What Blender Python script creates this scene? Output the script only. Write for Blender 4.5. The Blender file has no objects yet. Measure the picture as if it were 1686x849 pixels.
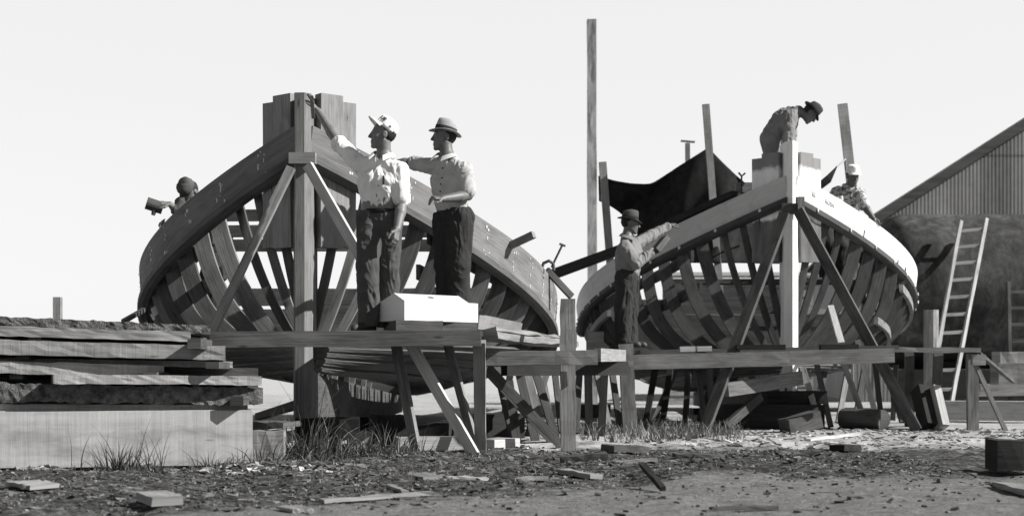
import bpy, math, random
import numpy as np
R = math.radians
rng = np.random.default_rng(7); random.seed(7)
sc = bpy.context.scene; COL = sc.collection
F, CXP, HY, CH = 2292., 843., 615., .683
def P(px, py, Y): return np.array([(px-CXP)*Y/F, Y, CH-(py-HY)*Y/F])
def G(px, Y, z=0.): return np.array([(px-CXP)*Y/F, Y, z])
def V(*a): return np.array(a, float)
def nrm(v):
    v = np.asarray(v, float); return v/(np.linalg.norm(v)+1e-12)
SUN_AZ, SUN_EL = R(12), R(35)      # azimuth from +X towards the camera side (-Y)
SUN = V(math.cos(SUN_EL)*math.cos(SUN_AZ), -math.cos(SUN_EL)*math.sin(SUN_AZ), math.sin(SUN_EL))

# ------------------------------------------------------------ materials
class NT:
    def __init__(s, name):
        s.m = bpy.data.materials.new(name); s.m.use_nodes = True
        s.t = s.m.node_tree; s.t.nodes.clear()
        s.out = s.n('ShaderNodeOutputMaterial'); s.b = s.n('ShaderNodeBsdfPrincipled')
        s.l(s.b.outputs[0], s.out.inputs[0])
    def n(s, k, **kw):
        o = s.t.nodes.new(k)
        for a, v in kw.items(): setattr(o, a, v)
        return o
    def l(s, a, b): s.t.links.new(a, b)
    def val(s, inp, v):
        if hasattr(v, 'is_output'): s.l(v, inp)
        else: inp.default_value = v
    def math(s, op, a, b=0., c=0.):
        o = s.n('ShaderNodeMath', operation=op)
        s.val(o.inputs[0], a); s.val(o.inputs[1], b); s.val(o.inputs[2], c); return o.outputs[0]
    def coord(s, kind, scale=(1,1,1), rnd=True):
        tc = s.n('ShaderNodeTexCoord'); mp = s.n('ShaderNodeMapping')
        s.l(tc.outputs[kind], mp.inputs[0]); mp.inputs['Scale'].default_value = scale
        if rnd:
            oi = s.n('ShaderNodeObjectInfo'); cb = s.n('ShaderNodeCombineXYZ')
            r = s.math('MULTIPLY', oi.outputs['Random'], 91.)
            for i in range(3): s.l(r, cb.inputs[i])
            s.l(cb.outputs[0], mp.inputs['Location'])
        return mp.outputs[0]
    def noise(s, co, sc, det=4., rough=.55, dist=0.):
        o = s.n('ShaderNodeTexNoise'); s.l(co, o.inputs['Vector'])
        o.inputs['Scale'].default_value = sc; o.inputs['Detail'].default_value = det
        o.inputs['Roughness'].default_value = rough; o.inputs['Distortion'].default_value = dist
        return o.outputs[0]
    def ramp(s, x, stops):
        o = s.n('ShaderNodeValToRGB'); s.l(x, o.inputs[0]); e = o.color_ramp.elements
        while len(e) < len(stops): e.new(.5)
        for i, (p, v) in enumerate(stops):
            e[i].position = p; e[i].color = (v, v, v, 1)
        return o.outputs[0]
    def mul(s, *xs):
        r = xs[0]
        for x in xs[1:]: r = s.math('MULTIPLY', r, x)
        return r
    def lerp(s, f, a, b): return s.math('ADD', s.math('MULTIPLY', a, s.math('SUBTRACT', 1., f)), s.math('MULTIPLY', b, f))
    def base(s, v):
        if hasattr(v, 'is_output'):
            cb = s.n('ShaderNodeCombineColor')
            for i in range(3): s.l(v, cb.inputs[i])
            s.l(cb.outputs[0], s.b.inputs['Base Color'])
        else: s.b.inputs['Base Color'].default_value = (v, v, v, 1)
    def bump(s, h, strength=.3, dist=.01):
        o = s.n('ShaderNodeBump'); o.inputs['Strength'].default_value = strength; o.inputs['Distance'].default_value = dist
        s.l(h, o.inputs['Height']); s.l(o.outputs[0], s.b.inputs['Normal'])
    def fin(s, rough=.8, spec=.25, metal=0.):
        s.b.inputs['Roughness'].default_value = rough; s.b.inputs['Specular IOR Level'].default_value = spec
        s.b.inputs['Metallic'].default_value = metal; return s.m

def wood(name, base, contrast=.5, blotch=.4, rough=.8, knots=True, bump=.35, stain=0., saw=0.):
    """UV in metres, U along the grain"""
    t = NT(name); uv = t.coord('UV', (1.3, 26, 1)); g = t.noise(uv, 2.2, 6, .65, .4)
    uv2 = t.coord('UV', (.8, 95, 1)); g2 = t.noise(uv2, 2.5, 3, .6)
    uv3 = t.coord('UV', (1.6, 4.5, 1)); b = t.noise(uv3, 1.4, 4, .6, .3)
    oi = t.n('ShaderNodeObjectInfo')
    c = t.ramp(g, [(.28, 1-contrast*.8), (.5, 1.), (.72, 1+contrast*.5)])
    c2 = t.ramp(g2, [(.3, 1-contrast*.45), (.6, 1.05)])
    bl = t.ramp(b, [(.28, 1-blotch), (.52, 1.), (.75, 1+blotch*.45)])
    rn = t.math('ADD', t.math('MULTIPLY', oi.outputs['Random'], .34), .83)
    v = t.mul(c, c2, bl, rn, base)
    if knots:
        kv = t.coord('UV', (1.2, 5, 1)); vo = t.n('ShaderNodeTexVoronoi'); t.l(kv, vo.inputs['Vector']); vo.inputs['Scale'].default_value = 1.3
        v = t.math('MULTIPLY', v, t.ramp(vo.outputs['Distance'], [(.03, .35), (.085, 1.)]))
    if stain:
        sv = t.noise(t.coord('UV', (.5, 2, 1)), 2.3, 5, .7, .5)
        v = t.math('MULTIPLY', v, t.ramp(sv, [(.5, 1.), (.62, 1-stain)]))
    hgt = t.math('ADD', g, t.math('MULTIPLY', g2, .6))
    if saw:
        sw = t.noise(t.coord('UV', (46, 1.1, 1)), 1., 4, .7, 1.2); v = t.math('MULTIPLY', v, t.ramp(sw, [(.3, 1-saw), (.62, 1+saw*.4)])); hgt = sw
    t.base(v); t.bump(hgt, bump, .006); return t.fin(rough)
def painted(name, base, wear=.25, rough=.55, streak=.1):
    t = NT(name); n = t.noise(t.coord('UV', (1.2, 9, 1)), 2., 5, .6); n2 = t.noise(t.coord('Object', (1, 1, 1)), 5., 5, .65)
    n3 = t.noise(t.coord('UV', (1.5, 60, 1)), 2., 3, .5)
    v = t.mul(t.ramp(n, [(.3, 1-streak), (.6, 1.)]), t.ramp(n2, [(.25, 1-wear), (.45, 1.)]), t.ramp(n3, [(.3, 1-streak*.6), (.6, 1.)]), base)
    t.base(v); t.bump(n3, .15, .003); return t.fin(rough, .35)
def plain(name, base, var=.25, scale=14., rough=.8, spec=.25, bump=.2, bdist=.004, metal=0.):
    t = NT(name); n = t.noise(t.coord('Object'), scale, 5, .6); n2 = t.noise(t.coord('Object'), scale*7, 3, .6)
    v = t.mul(t.ramp(n, [(.3, 1-var), (.7, 1+var*.6)]), t.ramp(n2, [(.3, 1-var*.4), (.7, 1+var*.25)]), base)
    t.base(v)
    if bump: t.bump(t.math('ADD', n, n2), bump, bdist)
    return t.fin(rough, spec, metal)
def cloth(name, base, var=.2, rough=.95):
    t = NT(name); n = t.noise(t.coord('Object'), 9, 5, .6); n2 = t.noise(t.coord('Object'), 260, 2, .6)
    v = t.mul(t.ramp(n, [(.3, 1-var), (.7, 1+var*.5)]), t.ramp(n2, [(.3, .9), (.7, 1.08)]), base)
    t.base(v); t.bump(t.noise(t.coord('Object'), 40, 4, .6), .25, .006); return t.fin(rough, .1)
M = {}
M['hull'] = wood('hull_wood', .15, .5, .35)
M['hull_dark'] = wood('hull_wood_dark', .1, .5, .4)
M['frame'] = wood('frame_wood', .185, .5, .45)
M['frame_dark'] = wood('frame_wood_weathered', .095, .5, .5)
M['stem'] = wood('stem_wood', .2, .45, .35)
M['board'] = wood('board_wood', .22, .45, .35)
M['fresh'] = wood('fresh_wood', .42, .35, .2, knots=False)
M['grey'] = wood('grey_weathered_wood', .21, .6, .45)
M['dark'] = wood('dark_weathered_wood', .075, .6, .5)
M['black'] = wood('tarred_wood', .022, .5, .5, rough=.9)
M['lumber'] = wood('rough_sawn_lumber', .26, .3, .35, bump=.5, saw=.2)
M['timber'] = wood('big_timber_wood', .37, .06, .38, bump=.2, knots=True, saw=.2)
M['pole'] = wood('stained_pole_wood', .38, .5, .4, stain=.55)
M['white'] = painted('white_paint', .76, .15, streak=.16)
M['white_shaded'] = painted('white_paint_shaded_side', .5, .25, streak=.15)  # white paint with the shade of the left side put into its colour
M['boxwhite'] = painted('toolbox_white_paint', .64, .2)
M['putty'] = plain('pale_putty', .6, .3, 30)
M['iron'] = plain('dark_iron', .05, .4, 20, .6, .4)
M['ladder'] = wood('ladder_wood', .3, .4, .3)
M['bark'] = plain('rough_bark', .2, .75, 16, .95, .1, .9, .05)
M['tarp'] = cloth('dark_canvas', .022, .5)
M['rope'] = plain('rope_fibre', .3, .3, 60)
M['rubber'] = plain('dark_boot_leather', .045, .4, 18, .6, .4)

def mat_tank():
    t = NT('rusty_tank_steel'); s = t.noise(t.coord('Object', (1.1, .5, .55), False), 1.3, 5, .6, .2); n = t.noise(t.coord('Object', rnd=False), 1.1, 6, .65)
    n2 = t.noise(t.coord('Object', rnd=False), 9, 5, .7); n4 = t.noise(t.coord('Object', (1, 1, .6), False), 3.5, 8, .75, .8)
    v = t.mul(t.ramp(n4, [(.4, .65), (.5, 1.), (.62, 1.6)]), t.ramp(s, [(.36, .6), (.5, 1.), (.66, 1.6)]), t.ramp(n, [(.3, .45), (.65, 1.5)]), t.ramp(n2, [(.3, .75), (.7, 1.25)]), .04)
    t.base(v); t.bump(n2, .06, .005); return t.fin(.8, .2)
M['tank'] = mat_tank()
def mat_metal_sheet():
    t = NT('corrugated_sheet_metal'); s = t.noise(t.coord('Object', (1.3, 1, .12), False), 1.2, 5, .6); n = t.noise(t.coord('Object', rnd=False), 4, 5, .6)
    tc = t.n('ShaderNodeTexCoord'); sp = t.n('ShaderNodeSeparateXYZ'); t.l(tc.outputs['Object'], sp.inputs[0])
    fr = t.math('FLOOR', t.math('DIVIDE', sp.outputs[0], .76)); wn = t.n('ShaderNodeTexWhiteNoise', noise_dimensions='1D'); t.l(fr, wn.inputs['W'])
    v = t.mul(t.ramp(s, [(.3, .75), (.7, 1.2)]), t.ramp(n, [(.3, .85), (.7, 1.1)]), t.math('ADD', t.math('MULTIPLY', wn.outputs[0], .4), .8), .145)
    lap = t.math('ABSOLUTE', t.math('SUBTRACT', t.math('FRACT', t.math('DIVIDE', sp.outputs[2], 2.4)), .5)); v = t.math('MULTIPLY', v, t.ramp(lap, [(.008, .5), (.02, 1.)]))
    st = t.noise(t.coord('Object', (2.5, 1, .3), False), 1.6, 5, .7); v = t.math('MULTIPLY', v, t.ramp(st, [(.55, 1.), (.68, .55)]))
    t.base(v); return t.fin(.6, .4)
M['sheet'] = mat_metal_sheet()

# ------------------------------------------------------------ mesh helpers
def mk(name, verts, faces, mat, parent=None, uvs=None, smooth=False, origin=None, kind=None, midx=None):
    """link ONE mesh object; verts are world coordinates"""
    verts = np.asarray(verts, float).reshape(-1, 3)
    if parent is not None:
        o0 = np.array(parent['_o'])
    else:
        o0 = np.asarray(origin if origin is not None else V(*verts[:, :2].mean(0), verts[:, 2].min()), float)
    me = bpy.data.meshes.new(name)
    me.from_pydata((verts-o0).tolist(), [], [list(map(int, f)) for f in faces])
    mats = mat if isinstance(mat, (list, tuple)) else [mat]
    for m in mats: me.materials.append(m)
    if uvs is not None:
        ul = me.uv_layers.new(name='UVMap'); ul.data.foreach_set('uv', np.asarray(uvs, np.float32).ravel())
    if smooth: me.polygons.foreach_set('use_smooth', np.ones(len(me.polygons), bool))
    if midx is not None: me.polygons.foreach_set('material_index', np.asarray(midx, np.int32))
    me.update()
    o = bpy.data.objects.new(name, me); COL.objects.link(o)
    if parent is not None:
        o.parent = parent
        pb = parent
        o['_o'] = o0.tolist()
        if parent.type != 'EMPTY' or parent.parent is not None: pass
    else:
        o.location = o0; o['_o'] = o0.tolist()
    if kind: o['kind'] = kind
    return o
def tag(o, label, cat, group=None):
    o['label'] = label; o['category'] = cat
    if group: o['group'] = group
    return o
def thing(name, loc, label, cat, group=None):
    o = bpy.data.objects.new(name, None); COL.objects.link(o); o.location = loc; o['_o'] = [float(x) for x in loc]
    o.empty_display_size = .2
    return tag(o, label, cat, group)
class MB:
    """collects shapes (world coordinates, UV metres), links them as ONE mesh"""
    def __init__(s): s.v = []; s.f = []; s.uv = []; s.mi = []; s.cur = 0
    def loft(s, rings, caps=True, closed=True):
        rings = [np.asarray(r, float) for r in rings]; K = len(rings[0]); n0 = len(s.v)
        for r in rings: s.v.extend(r)
        L = [0.]
        for a, b in zip(rings[:-1], rings[1:]): L.append(L[-1]+np.linalg.norm(b.mean(0)-a.mean(0)))
        per = [0.]
        r0 = rings[len(rings)//2]
        for k in range(K): per.append(per[-1]+np.linalg.norm(r0[(k+1) % K]-r0[k]))
        for i in range(len(rings)-1):
            for k in range(K if closed else K-1):
                k2 = (k+1) % K
                s.f.append((n0+i*K+k, n0+i*K+k2, n0+(i+1)*K+k2, n0+(i+1)*K+k)); s.mi.append(s.cur)
                s.uv += [(L[i], per[k]), (L[i], per[k+1]), (L[i+1], per[k+1]), (L[i+1], per[k])]
        if caps and closed:
            for i, rv in ((0, True), (len(rings)-1, False)):
                idx = [n0+i*K+k for k in range(K)]
                if rv: idx = idx[::-1]
                s.f.append(tuple(idx)); s.mi.append(s.cur); c = rings[i].mean(0)
                s.uv += [((np.array(s.v[j])-c)[0]*.2+L[i]+.3, (np.array(s.v[j])-c)[2]) for j in idx]
        return s
    def bar(s, A, B, w, t, side=None, n=1, jit=0., bow=0., taper=1.):
        """straight timber A->B, w wide along side, t thick across"""
        A = np.asarray(A, float); B = np.asarray(B, float); d = nrm(B-A)
        if side is None: side = V(0, 0, 1) if abs(d[2]) < .8 else V(1, 0, 0)
        sd = nrm(np.asarray(side, float)-d*np.dot(side, d)); up = np.cross(d, sd); rings = []
        n = max(1, n)
        for i in range(n+1):
            f = i/n; c = A+(B-A)*f+up*bow*math.sin(math.pi*f); k = 1+(taper-1)*f
            r = []
            for a, b in ((-1, -1), (1, -1), (1, 1), (-1, 1)):
                j = rng.normal(size=2)*jit
                r.append(c+sd*(a*w/2*k+j[0])+up*(b*t/2*k+j[1]))
            rings.append(r)
        return s.loft(rings)
    def box(s, c, dx, dy, dz, ax=None):
        c = np.asarray(c, float)
        if ax is None: ax = np.eye(3)
        return s.bar(c-ax[0]*dx/2, c+ax[0]*dx/2, dy, dz, ax[1])
    def tube(s, pts, r, k=8, caps=True):
        pts = [np.asarray(p, float) for p in pts]; rs = r if hasattr(r, '__len__') else [r]*len(pts); rings = []
        ref = V(0, 0, 1) if abs(nrm(pts[-1]-pts[0])[2]) < .9 else V(1, 0, 0)
        for i, p in enumerate(pts):
            d = nrm(pts[min(i+1, len(pts)-1)]-pts[max(i-1, 0)]); a = nrm(np.cross(d, ref)); b = np.cross(d, a)
            rings.append([p+rs[i]*(a*math.cos(2*math.pi*j/k)+b*math.sin(2*math.pi*j/k)) for j in range(k)])
        return s.loft(rings, caps)
    def poly(s, pts, thick):
        """flat polygon extruded by the vector thick"""
        a = [np.asarray(p, float) for p in pts]
        return s.loft([a, [p+np.asarray(thick, float) for p in a]])
    def build(s, name, mat, parent=None, smooth=False, origin=None, kind=None):
        return mk(name, s.v, s.f, mat, parent, s.uv, smooth, origin, kind, s.mi if isinstance(mat, (list, tuple)) else None)
def part(name, parent, mat, A, B, w, t, side=None, n=1, jit=0., bow=0.):
    return MB().bar(A, B, w, t, side, n, jit, bow).build(name, mat, parent)
def timber(name, label, cat, mat, A, B, w, t, side=None, group=None, n=1, jit=0., bow=0.):
    return tag(MB().bar(A, B, w, t, side, n, jit, bow).build(name, mat), label, cat, group)
_H = rng.random((64, 64, 64)).astype(np.float32)
def vnoise(p):
    p = np.asarray(p, np.float64); i = np.floor(p).astype(int); f = p-i; f = f*f*(3-2*f); i &= 63; j = (i+1) & 63
    def h(a, b, c): return _H[a, b, c]
    x0, y0, z0 = i[..., 0], i[..., 1], i[..., 2]; x1, y1, z1 = j[..., 0], j[..., 1], j[..., 2]
    fx, fy, fz = f[..., 0], f[..., 1], f[..., 2]
    def L(a, b, t): return a+(b-a)*t
    return L(L(L(h(x0, y0, z0), h(x1, y0, z0), fx), L(h(x0, y1, z0), h(x1, y1, z0), fx), fy),
             L(L(h(x0, y0, z1), h(x1, y0, z1), fx), L(h(x0, y1, z1), h(x1, y1, z1), fx), fy), fz)*2-1
def fbm(p, o=4):
    s = 0; a = 1.
    for k in range(o): s = s+a*vnoise(np.asarray(p)*2**k+17.3*k); a *= .5
    return s

# ------------------------------------------------------------ camera, light, sky
cam = bpy.data.objects.new('camera', bpy.data.cameras.new('camera')); COL.objects.link(cam); sc.camera = cam
cam.location = (0, 0, CH); cam.rotation_euler = (R(90), 0, 0)
cam.data.sensor_width = 36; cam.data.lens = 36*F/1686; cam.data.shift_y = (HY-424.5)/1686
cam.data.clip_end = 6000; cam.data.clip_start = .1
cam.data.dof.use_dof = True; cam.data.dof.focus_distance = 12.2; cam.data.dof.aperture_fstop = 2.4
sun = bpy.data.objects.new('sun', bpy.data.lights.new('sun', 'SUN')); COL.objects.link(sun)
sun.data.energy = 4.6; sun.data.angle = R(.5); sun.data.color = (1, .985, .96)
from mathutils import Vector
sun.rotation_euler = Vector(SUN).to_track_quat('Z', 'Y').to_euler()
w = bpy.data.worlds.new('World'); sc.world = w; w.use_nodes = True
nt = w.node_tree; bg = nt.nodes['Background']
sky = nt.nodes.new('ShaderNodeTexSky'); sky.sky_type = 'NISHITA'; sky.sun_disc = False
sky.sun_elevation = SUN_EL; sky.sun_rotation = R(90)+SUN_AZ
sky.air_density = 1.0; sky.dust_density = 1.0; sky.ozone_density = 1.0
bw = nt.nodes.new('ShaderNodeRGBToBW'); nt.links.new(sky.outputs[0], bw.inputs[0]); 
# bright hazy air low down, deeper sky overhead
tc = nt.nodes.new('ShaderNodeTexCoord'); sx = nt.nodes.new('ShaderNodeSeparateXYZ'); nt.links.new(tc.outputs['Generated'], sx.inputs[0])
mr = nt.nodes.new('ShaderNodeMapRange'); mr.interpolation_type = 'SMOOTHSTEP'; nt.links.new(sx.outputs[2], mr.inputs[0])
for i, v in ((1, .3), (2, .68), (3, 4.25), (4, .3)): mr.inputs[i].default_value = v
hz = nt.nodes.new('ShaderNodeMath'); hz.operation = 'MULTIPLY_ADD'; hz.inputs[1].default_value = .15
mb = nt.nodes.new('ShaderNodeMapRange'); mb.interpolation_type = 'SMOOTHSTEP'; nt.links.new(sx.outputs[1], mb.inputs[0])      # sky dimmed behind the camera to cut fill on shaded faces
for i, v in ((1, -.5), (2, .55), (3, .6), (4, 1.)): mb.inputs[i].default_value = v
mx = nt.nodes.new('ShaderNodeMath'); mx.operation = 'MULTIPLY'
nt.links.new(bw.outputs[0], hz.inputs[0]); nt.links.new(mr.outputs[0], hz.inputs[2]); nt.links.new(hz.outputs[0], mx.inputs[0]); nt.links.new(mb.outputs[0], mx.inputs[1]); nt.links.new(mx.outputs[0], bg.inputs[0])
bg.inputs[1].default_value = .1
sc.view_settings.view_transform = 'Standard'; sc.view_settings.look = 'None'; sc.view_settings.exposure = .9; sc.view_settings.gamma = 1
sc.view_settings.use_curve_mapping = False
# ------------------------------------------------------------ ground, water
def axis(segs):
    o = []
    for a, b, st in segs:
        n = max(1, int(round((b-a)/st))); o += [a+(b-a)*k/n for k in range(n)]
    return np.array(o+[segs[-1][1]])
gx = axis([(-900, -60, 60), (-60, -12, 4), (-12, -5.4, .5), (-5.4, 6.2, .035), (6.2, 12, .4), (12, 60, 4), (60, 900, 60)])
gy = axis([(-30, 3, 3), (3, 6, .3), (6, 8, .04), (8, 14.5, .055), (14.5, 24, .22), (24, 62, 2.), (62, 300, 34), (300, 3000, 300)])
GXX, GYY = np.meshgrid(gx, gy)
def sstep(a, b, x):
    t = np.clip((x-a)/(b-a), 0, 1); return t*t*(3-2*t)
def path_mask(x, y):          # trodden sandy track in front, right
    e = 8.0+.55*fbm(np.stack([x*.6, y*.6, 0*x+3], -1), 3)+np.clip((x-.1)*.55, -2.5, 3.2)
    return 1-sstep(-.25, .25, y-e)
def ground_z(x, y):
    x = np.asarray(x, float); y = np.asarray(y, float)
    near = 1-sstep(13, 17, y); pm = path_mask(x, y)
    a = fbm(np.stack([x*2.6, y*2.6, 0*x], -1), 5); b = fbm(np.stack([x*.7, y*.7, 0*x+9], -1), 3)
    z = near*((.018+.022*(1-pm))*a+.02*b-.012)+(1-near)*(.012*fbm(np.stack([x*1.2, y*1.2, 0*x], -1), 3)-.01)
    z = z-.9*sstep(48, 60, y)
    return z
GZ = ground_z(GXX, GYY)
ny, nx = GXX.shape
gv = np.stack([GXX, GYY, GZ], -1).reshape(-1, 3)
ii = np.arange(ny*nx).reshape(ny, nx)
gf = np.stack([ii[:-1, :-1], ii[:-1, 1:], ii[1:, 1:], ii[1:, :-1]], -1).reshape(-1, 4)
def mat_ground():
    t = NT('dirt_and_sand'); co = t.coord('Object', rnd=False); tc = t.n('ShaderNodeTexCoord'); sp = t.n('ShaderNodeSeparateXYZ'); t.l(tc.outputs['Object'], sp.inputs[0])
    fine = t.math('ADD', t.math('MULTIPLY', t.noise(co, 55, 4, .7), .55), t.math('MULTIPLY', t.noise(co, 210, 3, .7), .45)); mid = t.noise(co, 9, 6, .68, .2); big = t.noise(co, 1.3, 4, .6)
    st = t.noise(t.coord('Object', (2.2, 9, 1), False), 1.6, 5, .65, .4)
    at = t.n('ShaderNodeAttribute', attribute_name='track')
    clod = t.noise(co, 26, 5, .75, .3)
    soil = t.mul(t.ramp(mid, [(.34, .4), (.5, .95), (.68, 2.0)]), t.ramp(clod, [(.36, .35), (.5, .9), (.66, 2.3)]), t.ramp(fine, [(.33, .5), (.67, 1.7)]), t.ramp(st, [(.35, .5), (.6, 1.25)]), .06)
    trk = t.mul(t.ramp(fine, [(.33, .5), (.67, 1.6)]), t.ramp(clod, [(.35, .7), (.65, 1.25)]), t.ramp(mid, [(.3, .72), (.7, 1.2)]), t.ramp(st, [(.33, .45), (.45, 1.)]), .16)
    near = t.lerp(at.outputs['Fac'], soil, trk)
    sand = t.mul(t.ramp(mid, [(.3, .7), (.7, 1.2)]), t.ramp(fine, [(.3, .85), (.7, 1.12)]), t.ramp(big, [(.35, .75), (.6, 1.05)]), .42)
    f = t.math('ADD', sp.outputs[1], t.math('MULTIPLY', t.math('SUBTRACT', big, .5), 3.4))
    f = t.math('ADD', f, t.math('MULTIPLY', t.math('SUBTRACT', mid, .5), 1.6))
    o = t.n('ShaderNodeMapRange'); t.l(f, o.inputs[0]); o.inputs[1].default_value = 12.2; o.inputs[2].default_value = 13.3
    # ground right of boats shells lie nearer
    t.base(t.lerp(o.outputs[0], near, sand)); t.bump(t.math('ADD', t.math('ADD', mid, clod), t.math('MULTIPLY', fine, .7)), .9, .02); return t.fin(.95, .1)
g = mk('ground', gv, gf, mat_ground(), smooth=True, origin=V(0, 0, 0), kind='structure')
at = g.data.attributes.new('track', 'FLOAT', 'POINT'); at.data.foreach_set('value', path_mask(gv[:, 0], gv[:, 1]).astype(np.float32))
def mat_water():
    t = NT('calm_rippled_water'); n = t.noise(t.coord('Object', (.35, 1.2, 1), False), 1.1, 5, .6)
    t.base(.3); t.bump(n, .5, .25); return t.fin(.25, .6)
mk('water', [(-900, 49, -.12), (900, 49, -.12), (900, 3000, -.12), (-900, 3000, -.12)], [(0, 1, 2, 3)], mat_water(), origin=V(0, 49, -.12), kind='structure')

# ------------------------------------------------------------ hull frames
class Hull:
    def __init__(s, stem_px, Y0, th, Bm, um, pp, z0, z1, uz, w0, w1, fl, zk=.66, L=10.5):
        s.S = V((stem_px-CXP)*Y0/F, Y0); s.th = th; s.Bm = Bm; s.um = um; s.pp = pp; s.z0 = z0; s.z1 = z1; s.uz = uz
        s.w0 = w0; s.w1 = w1; s.fl = fl; s.zk0 = zk; s.L = L; s.sn, s.cs = math.sin(th), math.cos(th)
    def pt(s, u, b, z): return V(s.S[0]+u*s.sn+b*s.cs, s.S[1]+u*s.cs-b*s.sn, z)
    def dirv(s, du, db, dz=0): return nrm(V(du*s.sn+db*s.cs, du*s.cs-db*s.sn, dz))
    def B(s, u):
        t = max(0, 1-u/s.um); b = .09+s.Bm*(1-t**s.pp)
        return b-.024*max(0, u-s.um)**2
    def zs(s, u): return s.z0-s.z1*(1-math.exp(-u/s.uz))+.02*max(0, u-5)**2
    def w(s, u): return s.w0+s.w1*(1-max(0, 1-u/s.um)**2)
    def zk(s, u): return s.zk0-.036*u
    def zb(s, u): return max(.05, .29-.03*u)
    def sec(s, u, p):
        """section point, p 0 keel .. 1 sheer"""
        B, zs, zk = s.B(u), s.zs(u), s.zk(u); bk = .07; k = .25+.72*float(sstep(.25, 1.9, u)); a = p*math.pi/2
        y = k*math.sin(a)**.6+(1-k)*p; z = k*(1-math.cos(a)**.72)+(1-k)*p
        return bk+(B-bk)*y, zk+(zs-zk)*z+.26*k*y*(1-p)
    def p_at(s, u, z):
        a, b = 0., 1.
        for _ in range(18):
            c = (a+b)/2
            if s.sec(u, c)[1] < z: a = c
            else: b = c
        return a
    def frame_pts(s, u, off, p0=.03, p1=.97, n=16):
        o = []
        for i in range(n+1):
            p = p0+(p1-p0)*i/n; e = .004
            a = np.array(s.sec(u, p-e)); b = np.array(s.sec(u, p+e)); c = np.array(s.sec(u, p)); d = (b-a)/np.linalg.norm(b-a)
            o.append(c+off*np.array([-d[1], d[0]]))        # inward
        return o
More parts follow.
